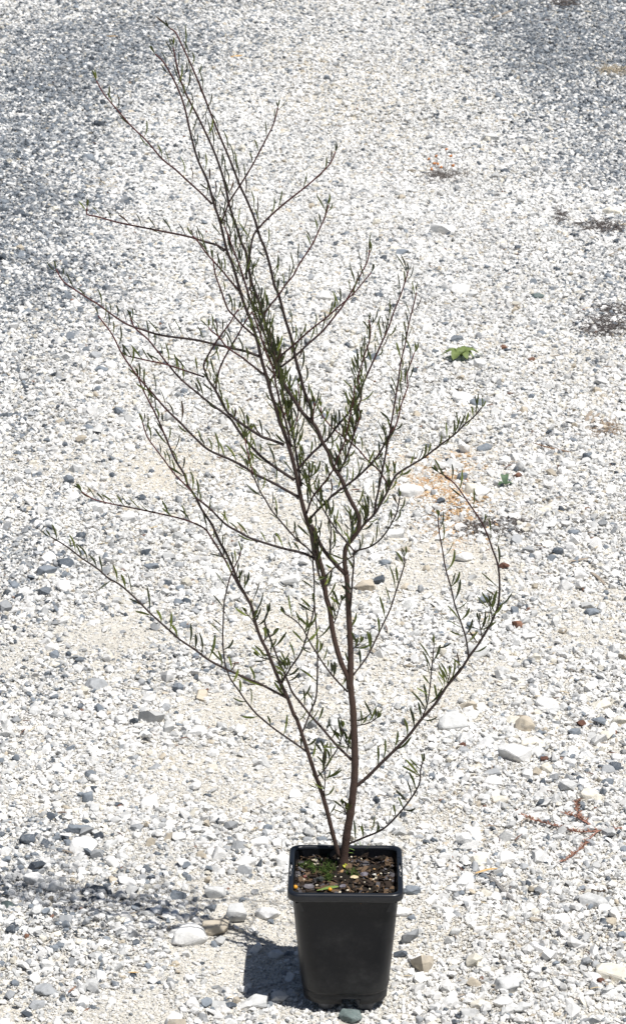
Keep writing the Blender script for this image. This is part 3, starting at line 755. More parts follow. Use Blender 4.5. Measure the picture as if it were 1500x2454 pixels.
for (X_, Y_, lab) in ((248, 632, 'yellow-orange fertiliser bead in the front left corner of the pot'), (603, 655, 'darker orange fertiliser bead at the front middle of the pot soil')):
    mb = MB(); ball(mb, zp(X_, Y_), 0.0034 if X_ < 300 else 0.0030); small_thing('fertiliser_bead', lab, 'bead', mb, [M_ORB], True)
for (X_, Y_, w, h_, t, lab) in ((500, 552, 92, 80, (0.02, 0.024, 0.022), 'round black pebble on the potting mix left of the stem'),
                         (385, 622, 112, 60, (0.13, 0.12, 0.13), 'flat grey pebble at the front left of the potting mix'),
                         (955, 497, 90, 50, (0.13, 0.115, 0.14), 'purplish grey chip of slate right of the stem in the pot'),
                         (735, 620, 70, 40, (0.12, 0.11, 0.13), 'small slate pebble at the front middle of the potting mix'),
                         (855, 535, 90, 45, (0.60, 0.48, 0.30), 'cream and tan broken pebble right of the stem in the pot'),
                         (445, 357, 66, 36, (0.42, 0.36, 0.27), 'pale flat pebble at the back left of the potting mix'),
                         (1056, 505, 46, 40, (0.70, 0.68, 0.62), 'round white pebble on the right of the potting mix'),
                         (345, 520, 48, 44, (0.20, 0.05, 0.03), 'dark red pebble on the left of the potting mix'),
                         (310, 380, 66, 40, (0.05, 0.045, 0.045), 'dark grey pebble in the back left corner of the potting mix')):
    p = zp(X_, Y_, HS + 0.0055); s_ = 4.286 * pxm(p)
    bm = rock_bm(int(X_), 18, (w / s_, w / s_ * .85, h_ / s_ * 0.7), detail=1, rough=0.03)
    me = bpy.data.meshes.new('pebble'); bm.to_mesh(me); bm.free()
    o = link('pebble', me, None, [M_ROCK]); o.location = p; o.color = (*t, 1)
    tag(o, lab, 'pebble', 'pebbles on the potting mix')

def leaf_geo(mb, p0, d0, d1, L, w, side, seg=5, age=0.0, m=0, fold=0.25, pet=0.15):
    """narrow lance shaped blade: starts along d0, ends along d1"""
    vs, fs, p = [], [], Vector(p0)
    for i in range(seg + 1):
        t = i / seg
        d = (d0 * (1 - t) + d1 * (t * 1.35) + Vector(side) * (0.10 * math.sin(t * 5))).normalized()
        if i: p = p + d * (L / seg)
        s = side - d * side.dot(d)
        if s.length < 1e-4: s = d.orthogonal()
        s.normalize(); nn = d.cross(s)
        if t < pet: ww = 0.3
        else:
            q = (t - pet) / (1 - pet); ww = max(0.12, math.sin(math.pi * min(1, (q * 0.88 + 0.07) ** 1.25)) ** 0.52)
        ww *= w / 2
        vs += [p - s * ww + nn * ww * fold, p, p + s * ww + nn * ww * fold]
    for i in range(seg):
        a = i * 3
        fs += [(a, a + 1, a + 4, a + 3), (a + 1, a + 2, a + 5, a + 4)]
    mb.add(vs, fs, age, m)

mb = MB(); a_, b_ = zp(470, 665), zp(690, 625); leaf_geo(mb, a_, (b_ - a_).normalized(), (b_ - a_).normalized(), (b_ - a_).length, 0.0042, Vector((0.2, 0.8, 0.5)))
small_thing('fallen_leaf', 'long green fallen leaf lying along the front of the potting mix', 'leaf', mb, [M_GLEAF])
mb = MB(); a_ = zp(725, 392, HS + 0.008); leaf_geo(mb, a_, Vector((.8, -.3, -.2)), Vector((.8, -.3, -.5)), 0.0085, 0.006, Vector((0.2, 0.5, 0.9)))
small_thing('fallen_leaf', 'small bright yellow leaf at the foot of the stem', 'leaf', mb, [M_YLEAF])
mb = MB()
for k in range(480):
    cx, cy, sx, sy = random.choice(((610, 400, 60, 45), (560, 470, 50, 45), (590, 540, 40, 40), (380, 420, 60, 30), (830, 490, 60, 25)) if k % 5 else ((520, 460, 110, 60),))
    p = zp(random.gauss(cx, sx * .6), random.gauss(cy, sy * .6), HS + 0.005)
    d = Vector((random.gauss(0, .6), random.gauss(0, .6), 1)).normalized()
    leaf_geo(mb, p, d, (d + Vector((random.gauss(0, .5), random.gauss(0, .5), -.2))).normalized(), random.uniform(0.003, 0.008), random.uniform(.0008, .002), Vector((random.gauss(0, 1), random.gauss(0, 1), 0)), seg=2)
tag(mb.build('moss', [M_MOSS], None), 'green moss and liverwort growing on the potting mix', 'moss', kind='stuff')
sprout = empty('grass_sprout', zp(935, 300, HS + 0.003))
tag(sprout, 'thin green grass sprout at the back right of the potting mix', 'grass')
for k in range(13):
    mb = MB(); a = R(-80 + 160 * k / 12 + random.uniform(-8, 8))
    d = Vector((math.sin(a), random.uniform(-.5, .5), math.cos(a) + .15)).normalized()
    leaf_geo(mb, sprout.location, d, (d + Vector((math.sin(a) * .5, 0, -.25))).normalized(), random.uniform(.016, .030), .0014, Vector((random.random(), 1, 0)), seg=4)
    mb.build('blade', [M_GRASS], sprout, sprout.location)

# ------------------------------------------------------------ the sapling
m, nt, b = newmat('sapling_bark')
g = N(nt, 'ShaderNodeNewGeometry'); a = N(nt, 'ShaderNodeAttribute', attribute_name='age')
mapn = N(nt, 'ShaderNodeMapping'); mapn.inputs['Scale'].default_value = (1, 1, 3.2); nt.links.new(g.outputs['Position'], mapn.inputs[0])
n1 = noise_n(nt, 320, 5, 0.65, mapn.outputs[0]); r1 = ramp(nt, n1.outputs[0], [(0.3, 0.62), (0.7, 1.35)])
rc = ramp(nt, a.outputs['Fac'], [(0.0, (0.070, 0.043, 0.034)), (0.35, (0.036, 0.024, 0.022)), (0.60, (0.026, 0.016, 0.016)), (0.82, (0.110, 0.022, 0.024)), (1.0, (0.035, 0.025, 0.014))])
c = mixc(nt, 1.0, rc.outputs[0], r1.outputs[0], 'MULTIPLY')
nt.links.new(c, b.inputs['Base Color']); b.inputs['Roughness'].default_value = 0.62; b.inputs['Specular IOR Level'].default_value = 0.3
bump(nt, b, n1.outputs[0], 0.6, 0.0008)
M_BARK = m
M_LEAF = []
for nm, c_ in (('leaf_green', (0.080, 0.100, 0.024)), ('leaf_dark', (0.036, 0.046, 0.018)), ('leaf_bright', (0.14, 0.17, 0.034)), ('leaf_bronze', (0.060, 0.036, 0.022))):
    M_LEAF.append(simple(nm, c_, 0.42, 0.3, 160, 0.0, 0.42, transl=0.32))

# stems traced from the photograph: points, radius px at base and tip, leaf spacing px, leaves per node, leaf length px, depth slope
S = []
def st(pts, r0, r1, sp=24, cl=1, ll=38, slope=None, skip=0, kind='branch', red=1.0):
    S.append(dict(p=pts, r0=r0, r1=r1, sp=sp, cl=cl, ll=ll, slope=slope, skip=skip, kind=kind, red=red))
st([(822,2076),(825,2050),(831,2000),(840,1950),(846,1900),(850,1850),(850,1800),(848,1740),(846,1700),(840,1640),(840,1560),(836,1480),(832,1400),(829,1374)], 9.0, 5.6, 140, 1, 34, 0.0, 0.08, 'trunk', 0.25)
st([(838,1650),(832,1620),(818,1590),(803,1540),(795,1500),(790,1460),(781,1430),(776,1383),(767,1348),(755,1302),(743,1267),(734,1243),(722,1197),(713,1155),(708,1130),(698,1090),(682,1040),(670,1010),(662,980),(650,944),(640,906),(628,866),(616,814),(602,770),(588,736),(578,706),(568,670),(556,630),(544,600),(532,550),(524,520),(514,492),(504,455),(495,427),(473,379),(457,320),(441,251),(420,197),(393,149),(372,128)], 6.0, 1.3, 30, 1, 34, 0.0, 0.3, 'branch', 1)
st([(829,1374),(826,1352),(828,1315),(841,1295),(855,1276),(861,1248),(855,1227),(841,1201),(830,1178),(816,1144),(796,1114),(788,1086),(772,1058),(760,1028),(748,1012),(726,990),(702,954),(678,915),(667,886),(652,830),(642,798),(630,754),(616,710),(602,674),(594,630),(588,600),(578,580),(570,552),(558,518),(548,484),(538,436),(526,397),(511,357),(479,288),(441,213),(425,160),(415,112)], 5.2, 1.3, 24, 1, 38, 0.02, 0.05)
st([(826,1374),(809,1358),(788,1334),(771,1311),(757,1281),(746,1258)], 4.6, 3.8, 34, 1, 32, 0.0, 0.2, 'branch', 1.3)
st([(748,1012),(746,980),(738,958),(730,940),(720,902),(710,866),(698,810),(684,766),(668,706),(658,685),(648,640),(634,592),(624,570),(610,524),(594,484),(576,446),(558,400),(543,363),(516,299),(489,229),(463,165),(436,107),(420,75),(407,67)], 3.8, 1.2, 30, 1, 38, 0.10)
st([(530,535),(540,508),(550,482),(572,448),(602,400),(633,341),(655,297),(666,256)], 2.2, 1.0, 42, 1, 32, -0.2)
st([(592,668),(590,652),(598,612),(604,576),(610,558),(618,548),(640,524),(680,488),(718,458),(745,436),(788,395),(804,363)], 2.7, 1.0, 36, 1, 34, 0.25)
st([(540,600),(524,588),(490,578),(447,565),(367,549),(287,533),(228,517),(208,513),(209,496)], 2.4, 1.2, 38, 1, 30, 0.15, 0.12, red=1.2)
st([(508,488),(480,460),(447,430),(420,405),(388,379),(351,336),(313,299),(276,256),(249,224),(231,192)], 2.2, 0.9, 44, 1, 34, -0.1)
st([(572,695),(550,670),(534,650),(516,630),(496,608),(476,580),(462,564)], 2.2, 1.2, 30, 1, 34, -0.3)
st([(612,806),(586,784),(562,758),(546,740),(532,702),(524,680),(516,656),(510,620)], 2.3, 1.2, 32, 1, 32, -0.45, red=1.4)
st([(622,854),(590,842),(552,833),(516,825),(468,814),(387,803),(340,789),(305,777),(272,756),(237,730),(214,716),(180,694),(152,674),(134,644)], 3.1, 1.0, 40, 1, 32, 0.1, 0.08)
st([(634,898),(600,872),(580,856),(544,832),(526,808),(506,792),(500,784)], 2.4, 1.1, 28, 1, 34, -0.3, red=1.3)
st([(516,934),(524,892),(534,866),(550,836),(568,806),(588,770),(602,750),(618,738)], 2.2, 1.2, 36, 1, 34, 0.4)
st([(498,908),(488,876),(496,856),(516,822),(530,802),(552,772),(562,754),(572,740)], 2.3, 1.1, 28, 1, 32, -0.2)
st([(489,903),(474,898),(450,890),(398,873),(352,863),(307,853)], 2.0, 1.0, 36, 1, 30, 0.3, red=1.4)
st([(680,1066),(650,1054),(630,1048),(610,1036),(580,1016),(556,998),(543,985),(531,964),(516,934),(506,920),(498,908)], 3.2, 2.2, 20, 1.6, 32, -0.15)
st([(706,1150),(690,1140),(660,1120),(630,1098),(608,1076),(588,1054),(570,1030),(550,1001),(503,966),(475,943),(433,908),(403,873),(375,838),(352,810),(324,786),(312,761)], 3.4, 1.1, 25, 1, 34, 0.12, 0.05)
st([(716,1192),(670,1166),(640,1150),(610,1136),(584,1118),(549,1100),(500,1078),(466,1048),(429,1010),(410,992),(387,968),(368,945),(349,924),(331,903),(312,877),(293,849),(279,821),(270,803),(258,786),(235,756)], 3.2, 1.0, 30, 1, 36, -0.12, 0.05, red=1.3)
st([(676,1648),(660,1610),(640,1560),(627,1535),(614,1500),(604,1458),(590,1430),(571,1396),(560,1366),(544,1330),(524,1294),(508,1258),(484,1222),(468,1190),(452,1166),(440,1134),(420,1102),(398,1050),(377,1001),(363,973),(345,938),(331,905)], 4.0, 1.2, 24, 1, 34, 0.05, 0.03, red=1.3)
st([(470,1193),(452,1170),(420,1138),(396,1106),(372,1074),(352,1045),(342,1013)], 1.8, 0.9, 32, 1, 34, -0.25, red=1.5)
st([(757,1341),(727,1326),(680,1315),(633,1301),(598,1289),(573,1275),(540,1256),(503,1219),(470,1193)], 3.0, 1.8, 30, 1, 32, 0.0, 0.06)
st([(812,2054),(795,1990),(777,1920),(753,1850),(730,1780),(711,1724),(704,1713),(690,1675),(676,1646)], 5.0, 3.9, 70, 1, 32, 0.03, 0.1, red=0.5)
st([(584,1422),(573,1406),(554,1371),(540,1343),(521,1312),(505,1287),(489,1266),(447,1247),(396,1234),(340,1222),(300,1214),(260,1206),(224,1196),(196,1179)], 2.3, 0.9, 32, 1, 30, 0.25, red=1.4)
st([(690,1675),(660,1659),(620,1638),(590,1626),(555,1610),(539,1603),(500,1582),(468,1558),(432,1534),(400,1506),(360,1470),(324,1434),(288,1402),(260,1386),(232,1362),(196,1338),(160,1310),(122,1287)], 2.8, 1.2, 30, 1, 36, -0.15, red=0.4)
st([(738,1805),(711,1785),(658,1748),(637,1731),(613,1710),(590,1682),(571,1654),(553,1629),(546,1612),(539,1590),(534,1540),(535,1493),(537,1447),(545,1408),(552,1382),(563,1357),(572,1340),(577,1322)], 2.1, 1.0, 40, 1, 34, -0.2, red=0.8)
st([(842,1822),(805,1785),(777,1752),(742,1713),(718,1682),(700,1659),(686,1624),(669,1587),(653,1545),(641,1512),(634,1489),(640,1470)], 3.0, 1.4, 32, 1, 32, 0.2, red=0.4)
st([(676,1636),(697,1600),(718,1570),(730,1542),(739,1512),(749,1477),(753,1450)], 2.1, 1.2, 40, 1.5, 34, -0.3, red=0.5)
st([(720,1765),(728,1748),(746,1701),(758,1668),(761,1587),(760,1531),(756,1482),(753,1435),(753,1400),(750,1348),(748,1313),(743,1285)], 1.9, 1.2, 60, 1, 34, 0.35, red=0.4)
st([(832,1658),(800,1624),(777,1594),(760,1568),(739,1533),(723,1503),(700,1482),(683,1472)], 2.1, 1.0, 24, 1.3, 34, -0.4, red=0.3)
st([(851,1887),(879,1864),(912,1831),(945,1799),(977,1766),(1010,1724),(1043,1687),(1071,1645),(1103,1607),(1127,1570),(1147,1543),(1173,1500),(1187,1470),(1195,1443),(1197,1393),(1192,1350),(1180,1317),(1170,1287),(1153,1250),(1133,1220),(1110,1187),(1090,1160),(1067,1140),(1052,1133)], 3.8, 1.0, 36, 1.2, 36, 0.05, 0.05, red=0.9)
st([(1123,1577),(1117,1533),(1103,1487),(1090,1450),(1080,1407),(1067,1360),(1060,1317),(1053,1280),(1049,1240)], 2.0, 1.0, 36, 1.2, 36, -0.2, red=0.7)
st([(1013,1718),(1023,1690),(1030,1650),(1033,1617),(1037,1577),(1040,1545)], 1.6, 0.9, 28, 1.3, 32, 0.3, red=0.3)
st([(834,2024),(870,2009),(917,1988),(954,1953),(987,1911),(1005,1878),(1008,1845),(1012,1828)], 2.4, 1.2, 28, 1.4, 30, -0.25, red=0.8)
st([(846,1619),(879,1575),(903,1528),(917,1498),(935,1460),(951,1411),(963,1374),(970,1348),(968,1335)], 1.9, 1.2, 44, 1.2, 40, 0.3, red=0.2)
st([(838,1468),(841,1442),(844,1395),(848,1348),(850,1323),(883,1312),(907,1297),(925,1276),(939,1253),(951,1227),(958,1192)], 2.2, 1.1, 24, 1.3, 34, -0.3, red=0.5)
st([(853,1283),(874,1255),(897,1232),(914,1204),(925,1185),(934,1166),(948,1140),(966,1126),(990,1112),(1016,1096),(1050,1070),(1090,1040),(1114,1016),(1134,1000),(1154,976)], 3.0, 1.1, 17, 1.7, 30, 0.15, red=0.6)
st([(897,1232),(900,1205),(906,1180),(914,1140),(922,1100),(928,1066),(934,1040),(938,1012),(944,976),(950,940),(956,900),(960,870),(972,818),(980,774),(990,734),(998,700)], 2.5, 1.0, 22, 1.2, 36, -0.12)
st([(936,1038),(948,1020),(956,994),(960,974),(970,946),(977,924),(975,896),(984,870),(993,844)], 1.9, 0.9, 26, 1.2, 34, 0.3, red=1.3)
st([(743,1243),(762,1222),(781,1204),(799,1185),(832,1162),(860,1140),(890,1110),(910,1086),(920,1066),(934,1040)], 2.8, 1.8, 30, 1.4, 32, 0.0, red=1.1)
st([(735,1230),(750,1190),(770,1166),(798,1126),(810,1096),(824,1064),(830,1040),(836,1010),(846,960),(850,925)], 2.2, 1.0, 18, 1.6, 32, -0.4)
st([(712,1128),(726,1110),(750,1084),(772,1064),(790,1046),(810,1018),(830,996),(846,970),(858,952),(870,920),(880,897),(896,862),(916,818),(932,782),(944,746),(960,706),(972,670),(978,648)], 2.9, 1.0, 22, 1.5, 34, 0.1)
st([(808,1140),(826,1106),(836,1080),(848,1040),(854,1004),(859,974),(866,948),(858,905),(868,870),(876,842),(884,822),(888,790),(884,766)], 2.4, 1.1, 16, 1.8, 32, -0.15)
st([(930,1166),(926,1156),(910,1130),(894,1114),(878,1100),(858,1076),(830,1052),(802,1030),(786,1014),(772,994),(768,975)], 2.1, 1.0, 24, 1.5, 30, 0.25)
st([(646,920),(652,906),(670,882),(706,854),(740,822),(772,794),(800,760),(820,734),(840,702),(864,658),(880,626),(886,598)], 2.8, 1.0, 28, 1.2, 34, 0.3)
st([(662,868),(680,846),(704,826),(744,790),(780,762),(820,727),(848,702),(868,678),(889,653)], 2.2, 0.9, 32, 1.2, 32, -0.2, red=1.2)
st([(624,775),(632,756),(650,728),(670,704),(684,682),(704,658),(716,634),(732,610),(750,582),(762,556),(777,523),(788,490)], 2.2, 1.0, 30, 1.2, 34, 0.15, red=1.2)
st([(664,892),(648,840),(632,796),(616,762),(604,730),(594,700),(582,660),(570,625),(556,590),(546,560),(538,542)], 2.8, 1.2, 15, 1.6, 38, -0.05)
st([(722,1165),(710,1090),(704,1050),(692,1010),(684,975),(678,940),(668,905),(660,880),(645,835),(634,800),(622,760),(612,720)], 2.6, 1.4, 15, 1.8, 36, 0.12, 0.03)
st([(698,1070),(684,1010),(670,960),(660,915),(655,885),(640,850),(630,820),(620,790),(606,750)], 2.3, 1.4, 16, 1.8, 38, -0.25)
st([(704,1030),(710,1012),(716,980),(717,950),(714,920)], 1.5, 0.8, 18, 1.6, 32, 0.3)
st([(785,1445),(768,1390),(756,1340),(748,1290),(742,1262)], 2.4, 1.8, 26, 1.6, 34, -0.1, red=0.3)
st([(792,1338),(792,1300),(793,1267),(785,1239),(774,1220)], 1.8, 0.9, 20, 1.6, 34, -0.3, red=0.4)
st([(850,1323),(823,1290),(802,1264),(781,1232),(764,1201),(744,1171),(738,1140)], 2.0, 1.0, 17, 1.8, 34, 0.3, red=0.5)
st([(848,1332),(823,1346),(799,1362),(779,1382)], 1.5, 0.9, 30, 1, 28, -0.3, red=0.3)
st([(760,1341),(736,1313),(713,1295),(685,1264),(664,1239),(650,1222),(636,1198),(624,1179),(608,1144),(594,1122)], 2.0, 1.0, 26, 1.3, 32, -0.3, red=0.6)
st([(606,1136),(598,1100),(590,1070),(587,1048)], 1.4, 0.8, 18, 1.6, 30, 0.2)
st([(781,1925),(777,1900),(779,1873),(777,1830),(777,1800)], 1.3, 0.8, 26, 1.6, 30, -0.2, red=0.3)
st([(761,1862),(780,1842),(795,1817),(812,1788),(820,1760),(821,1745)], 1.6, 0.9, 24, 1.6, 32, 0.25, red=0.3)
st([(849,1741),(872,1737),(889,1731),(902,1722)], 1.3, 0.8, 16, 1.6, 30, -0.4, red=0.3)
st([(838,1560),(850,1552),(862,1542)], 1.3, 0.8, 10, 2, 30, -0.3, red=0.3)
st([(836,1960),(826,1945),(822,1932)], 1.3, 0.8, 10, 2, 28, -0.3, red=0.3)
st([(846,1800),(830,1782),(822,1765)], 1.3, 0.8, 12, 2, 26, 0.3, red=0.3)
st([(795,1500),(803,1488),(812,1460),(818,1440)], 1.5, 0.9, 14, 1.8, 30, 0.3, red=0.3)
st([(1071,1645),(1074,1630),(1077,1618)], 1.1, 0.8, 6, 2.5, 26, 0.2, red=0.3)
st([(1180,1487),(1176,1465),(1172,1445)], 1.3, 0.8, 9, 2.5, 30, -0.3, red=0.3)
st([(1155,1532),(1152,1510),(1148,1490)], 1.3, 0.8, 9, 2.5, 28, 0.3, red=0.3)
st([(628,1540),(640,1528),(652,1522)], 1.2, 0.8, 9, 2.2, 28, 0.3, red=0.3)
st([(612,1500),(604,1485),(590,1470)], 1.2, 0.8, 9, 2.2, 28, -0.3, red=0.3)
st([(678,1632),(684,1612),(690,1598)], 1.2, 0.8, 9, 2.2, 28, -0.3, red=0.3)
st([(650,1582),(632,1578),(622,1575)], 1.2, 0.8, 9, 2.2, 26, 0.3, red=0.3)
st([(874,1255),(882,1235),(884,1212)], 1.6, 0.9, 9, 2.4, 30, -0.3, red=0.3)
st([(845,1290),(842,1262),(838,1238)], 1.6, 0.9, 10, 2.4, 34, -0.4, red=0.3)
st([(735,1185),(742,1160),(740,1128)], 1.5, 0.9, 9, 2.4, 32, -0.4, red=0.3)
st([(588,1056),(586,1040),(585,1028)], 1.2, 0.8, 6, 2.4, 30, -0.3, red=0.3)
st([(748,1012),(752,985),(754,965)], 1.5, 0.9, 10, 2.2, 28, -0.3)
st([(848,1040),(856,1022),(862,1000)], 1.4, 0.9, 9, 2.3, 36, -0.4)
st([(672,1020),(678,1000),(690,985)], 1.4, 0.9, 9, 2.3, 32, 0.3)

base = on_z(822, 2076, HS + 0.002)
sap = empty('sapling', base)
tag(sap, 'tall bare sapling with many red-brown twigs and narrow green leaves, growing in the black pot', 'sapling')
placed = []          # (px, py, depth Y, object)
leaves = []          # (visible size, MB args, parent)
lr = random.Random(42)
for si, s in enumerate(S):
    pp = [Vector((a_, b_, 0)) for a_, b_ in s['p']]
    pp = smooth_path(pp, 9)
    if not placed: Y0, par = base.y, None
    else:
        q = min(placed, key=lambda t: (t[0] - pp[0].x) ** 2 + (t[1] - pp[0].y) ** 2); Y0 = q[2]
    slope = s['slope'] if s['slope'] is not None else lr.uniform(-.3, .3)
    pts, rad, age, arc = [], [], [], 0.0
    L = sum((pp[i + 1] - pp[i]).length for i in range(len(pp) - 1))
    for i, p in enumerate(pp):
        if i: arc += (p - pp[i - 1]).length
        t = arc / L
        Yd = Y0 + slope * 1.05 * arc / 1712 * (1 - 0.25 * t)
        w = on_y(p.x, p.y, Yd)
        k_ = pxm(w)
        rr_ = (s['r0'] * 1.1 * (1 - t) + (s['r1'] + 0.6) * t) / k_
        rr_ *= 1 + 0.05 * math.sin(arc * 0.21 + si) + 0.13 * max(0, mnoise.noise(Vector((arc * 0.045, si * 3.1, 0))))
        if i == 0 and si: rr_ *= 1.25
        pts.append(w); rad.append(rr_)
        rp = rr_ * k_
        ag = min(1, max(0, (1 - (rp - 1.0) / 5.5))) if rp < 6.5 else 0
        ag = 0.02 + ag * 0.83 * min(1, 0.55 + 0.45 * s['red'])
        if p.y > 1400: ag *= 0.72
        age.append(ag)
        placed.append((p.x, p.y, Yd))
    if si == 0:                     # flare at the root
        for i in range(4): rad[i] *= 1.25 - 0.07 * i
        pts.insert(0, pts[0] - Vector((0.0005, 0, 0.008))); rad.insert(0, rad[0] * 1.1); age.insert(0, 0.02)
        pp.insert(0, pp[0])
    mb = MB(); tube(mb, pts, rad, 10 if s['r0'] > 4.5 else 7, age)
    st_o = mb.build(s['kind'], [M_BARK], sap, base)
    # leaves
    acc = s['sp'] * lr.uniform(0.3, 0.8) + L * s['skip']
    arc = 0; sgn = 1
    for i in range(1, len(pts)):
        seg = (pp[i] - pp[i - 1]).length
        arc += seg
        last = i == len(pts) - 1
        while arc >= acc or last:
            t3 = (pts[i] - pts[i - 1])
            if t3.length < 1e-7: break
            t3.normalize()
            s['cl'] = min(s['cl'], 1.9); nl = int(s['cl']) + (1 if lr.random() < s['cl'] - int(s['cl']) else 0)
            if last: nl = 3
            for _ in range(nl):
                sgn = -sgn
                upn = Vector((-t3.z, lr.uniform(-.9, .9), t3.x)).normalized() * sgn      # mostly across the view
                if lr.random() < 0.62 and upn.z < 0: upn = -upn
                ang = R(lr.uniform(24, 66) if pp[i].y < 1380 else lr.uniform(30, 82)) if not last else R(lr.uniform(4, 34))
                d0 = (t3 * math.cos(ang) + upn * math.sin(ang)).normalized()
                d1 = (d0 * 0.8 + Vector((-0.15, 0, lr.uniform(0.4, 1.5))) + upn * lr.uniform(-.9, .3)).normalized()
                px_ = pp[i]
                LL = s['ll'] * lr.uniform(0.8, 1.65) / pxm(pts[i])
                wd = (6.3 if px_.y > 1350 else (5.5 if px_.y > 850 else 4.4)) * lr.uniform(0.7, 1.15) / pxm(pts[i])
                if last: LL *= 0.5
                wd *= 0.88
                if px_.y > 1380: LL *= 1.08; wd *= 1.05; d1 = (d1 + d0 * 0.9).normalized()
                side = (Vector((lr.gauss(0, 1), lr.gauss(0, 0.8), lr.gauss(0, .6))))
                side = (side * 0.7 + Vector((d0.z, 0, -d0.x)) * 1.3)
                mi = lr.choices([0, 1, 2, 3], [5, 4, 3 if px_.y > 900 else 1, 0.7 if px_.y < 900 else 0.25])[0]
                pb = pts[i] + d0 * rad[i] * 0.5
                leaves.append((LL * wd, (pb, d0, d1, LL, wd, side), mi, st_o))
            if last: break
            acc += s['sp'] * lr.uniform(0.45, 1.15)
        if last: break
leaves.sort(key=lambda t: -t[0])
print('leaves', len(leaves), 'stems', len(S))
for k, (_, a_, mi, par) in enumerate(leaves[:300]):
    mb = MB(); leaf_geo(mb, *a_, seg=6)
    mb.build('leaf', [M_LEAF[mi]], par, base)
mb = MB()
for (_, a_, mi, par) in leaves[300:]: leaf_geo(mb, *a_, seg=5, m=mi)
fo = mb.build('foliage', M_LEAF, sap, base); fo['kind'] = 'stuff'

# ------------------------------------------------------------ weeds, twigs and litter on the gravel
def ground_pt(px, py, dz=0.0):
    p = on_z(px, py); return Vector((p.x, p.y, ghf(p.x, p.y) + dz))
M_SEED = simple('seedling_leaf', (0.17, 0.22, 0.075), 0.55, 0.2, 60, transl=0.2)
M_SEED2 = simple('round_seedling_leaf', (0.10, 0.16, 0.09), 0.6, 0.2, 60, transl=0.2)
def broad_leaf(mb, p0, az, L, w, rise, droop, m=0):
    """leaf with rounded outline, arching"""
    d = Vector((math.cos(az), math.sin(az), 0)); s = Vector((-math.sin(az), math.cos(az), 0))
    vs, fs, n = [], [], 8
    for i in range(n + 1):
        t = i / n
        c = Vector(p0) + d * (L * t) + Vector((0, 0, rise * math.sin(math.pi * t * 0.9) * (1 - droop * t)))
        ww = w / 2 * max(0.06, math.sin(math.pi * (0.04 + 0.96 * t) ** 0.85) ** 0.7) * (0.35 if t < 0.12 else 1)
        for q in (-1, -.5, 0, .5, 1): vs.append(c + s * (ww * q) + Vector((0, 0, abs(q) * ww * 0.35 + 0.0012 * math.sin(i * 2.1 + q * 3))))
    for i in range(n):
        for k in range(4): a = i * 5 + k; fs.append((a, a + 1, a + 6, a + 5))
    mb.add(vs, fs, 0, m)
c = ground_pt(1105, 872, 0.012); k_ = pxm(c)
seed = empty('rosette_seedling', c); tag(seed, 'green rosette seedling with broad drooping leaves on the white gravel, right', 'weed')
for az, L, w in ((172, 46, 20), (12, 48, 20), (-120, 40, 26), (-68, 32, 18), (62, 60, 20), (120, 40, 16), (-20, 30, 14)):
    mb = MB(); broad_leaf(mb, c, R(az), L * 1.08 / k_, w * 1.2 / k_, 22 / k_, 0.7); mb.build('leaf', [M_SEED], seed, c)
c = ground_pt(1210, 1170, 0.006); k_ = pxm(c)
seed = empty('small_seedling', c); tag(seed, 'tiny seedling with three roundish grey-green leaves among white stones', 'weed')
for az, L, w, rs_ in ((95, 26, 20, 22), (-150, 20, 15, 6), (10, 20, 14, 4)):
    mb = MB(); broad_leaf(mb, c, R(az), L / k_, w / k_, rs_ / k_, 0.2); mb.build('leaf', [M_SEED2], seed, c)

M_DRY = simple('dry_stem', (0.16, 0.14, 0.13), 0.9, 0.3, 200)
M_DRYD = simple('dry_stem_dark', (0.115, 0.100, 0.095), 0.9, 0.5, 200)
M_HEAD = simple('orange_head', (0.50, 0.20, 0.07), 0.8, 0.3, 200)
M_STRAW = simple('straw', (0.50, 0.42, 0.29), 0.8, 0.25, 200)
def tuft(mb, px, py, rx, ry, n, hmax, m=0, thick=0.0007, flat=1.0):
    for _ in range(n):
        a_ = random.gauss(px, rx * .45), random.gauss(py, ry * .45)
        p = ground_pt(*a_, dz=0.004); L = random.uniform(0.4, 1) * hmax
        az = random.uniform(0, 6.28); up_ = random.uniform(0, 1) * flat
        d = Vector((math.cos(az), math.sin(az), up_)).normalized()
        q = [p, p + d * L * .5 + Vector((0, 0, .1 * L)), p + d * L + Vector((random.gauss(0, .15) * L, random.gauss(0, .15) * L, -0.05 * L))]
        tube(mb, q, [thick, thick * .8, thick * .4], 4, m=m)
def clump(name, label, cat, px, py, rx, ry, n, hmax, mat, thick=0.0008, flat=0.6):
    o0 = ground_pt(px, py); mb = MB(); tuft(mb, px, py, rx, ry, n, hmax, 0, thick, flat)
    e = empty(name, o0); q = mb.build('stems', [mat], e, o0); q['kind'] = 'stuff'
    return tag(e, label, cat)
c = ground_pt(1062, 430, 0.0)
dw = empty('dry_weed', c); tag(dw, 'dead dry weed with small orange seed heads at the upper right', 'dry weed')
mb = MB(); tuft(mb, 1060, 425, 60, 16, 170, 0.035, 0, 0.0009, 0.8)
mb2 = MB()
for (X_, Y_) in ((1045, 372), (1040, 390), (1048, 392), (1080, 372), (1070, 357), (1027, 380), (1052, 432), (1056, 400), (1085, 396), (1034, 404)):
    top = on_y(X_, Y_, c.y + random.uniform(-.02, .02)); b0 = c + Vector((random.uniform(-.02, .02), random.uniform(-.02, .02), 0.002))
    tube(mb, [b0, (b0 + top) / 2 + Vector((random.uniform(-.005, .005), 0, 0)), top], [0.0010, 0.0008, 0.0006], 4)
    h_ = MB(); pebble_into(h_, top, (0.012, 0.010, 0.010), 70 + X_, 0); h_.build('seed_head', [M_HEAD], dw, c)
mb.build('stems', [M_DRY], dw, c)
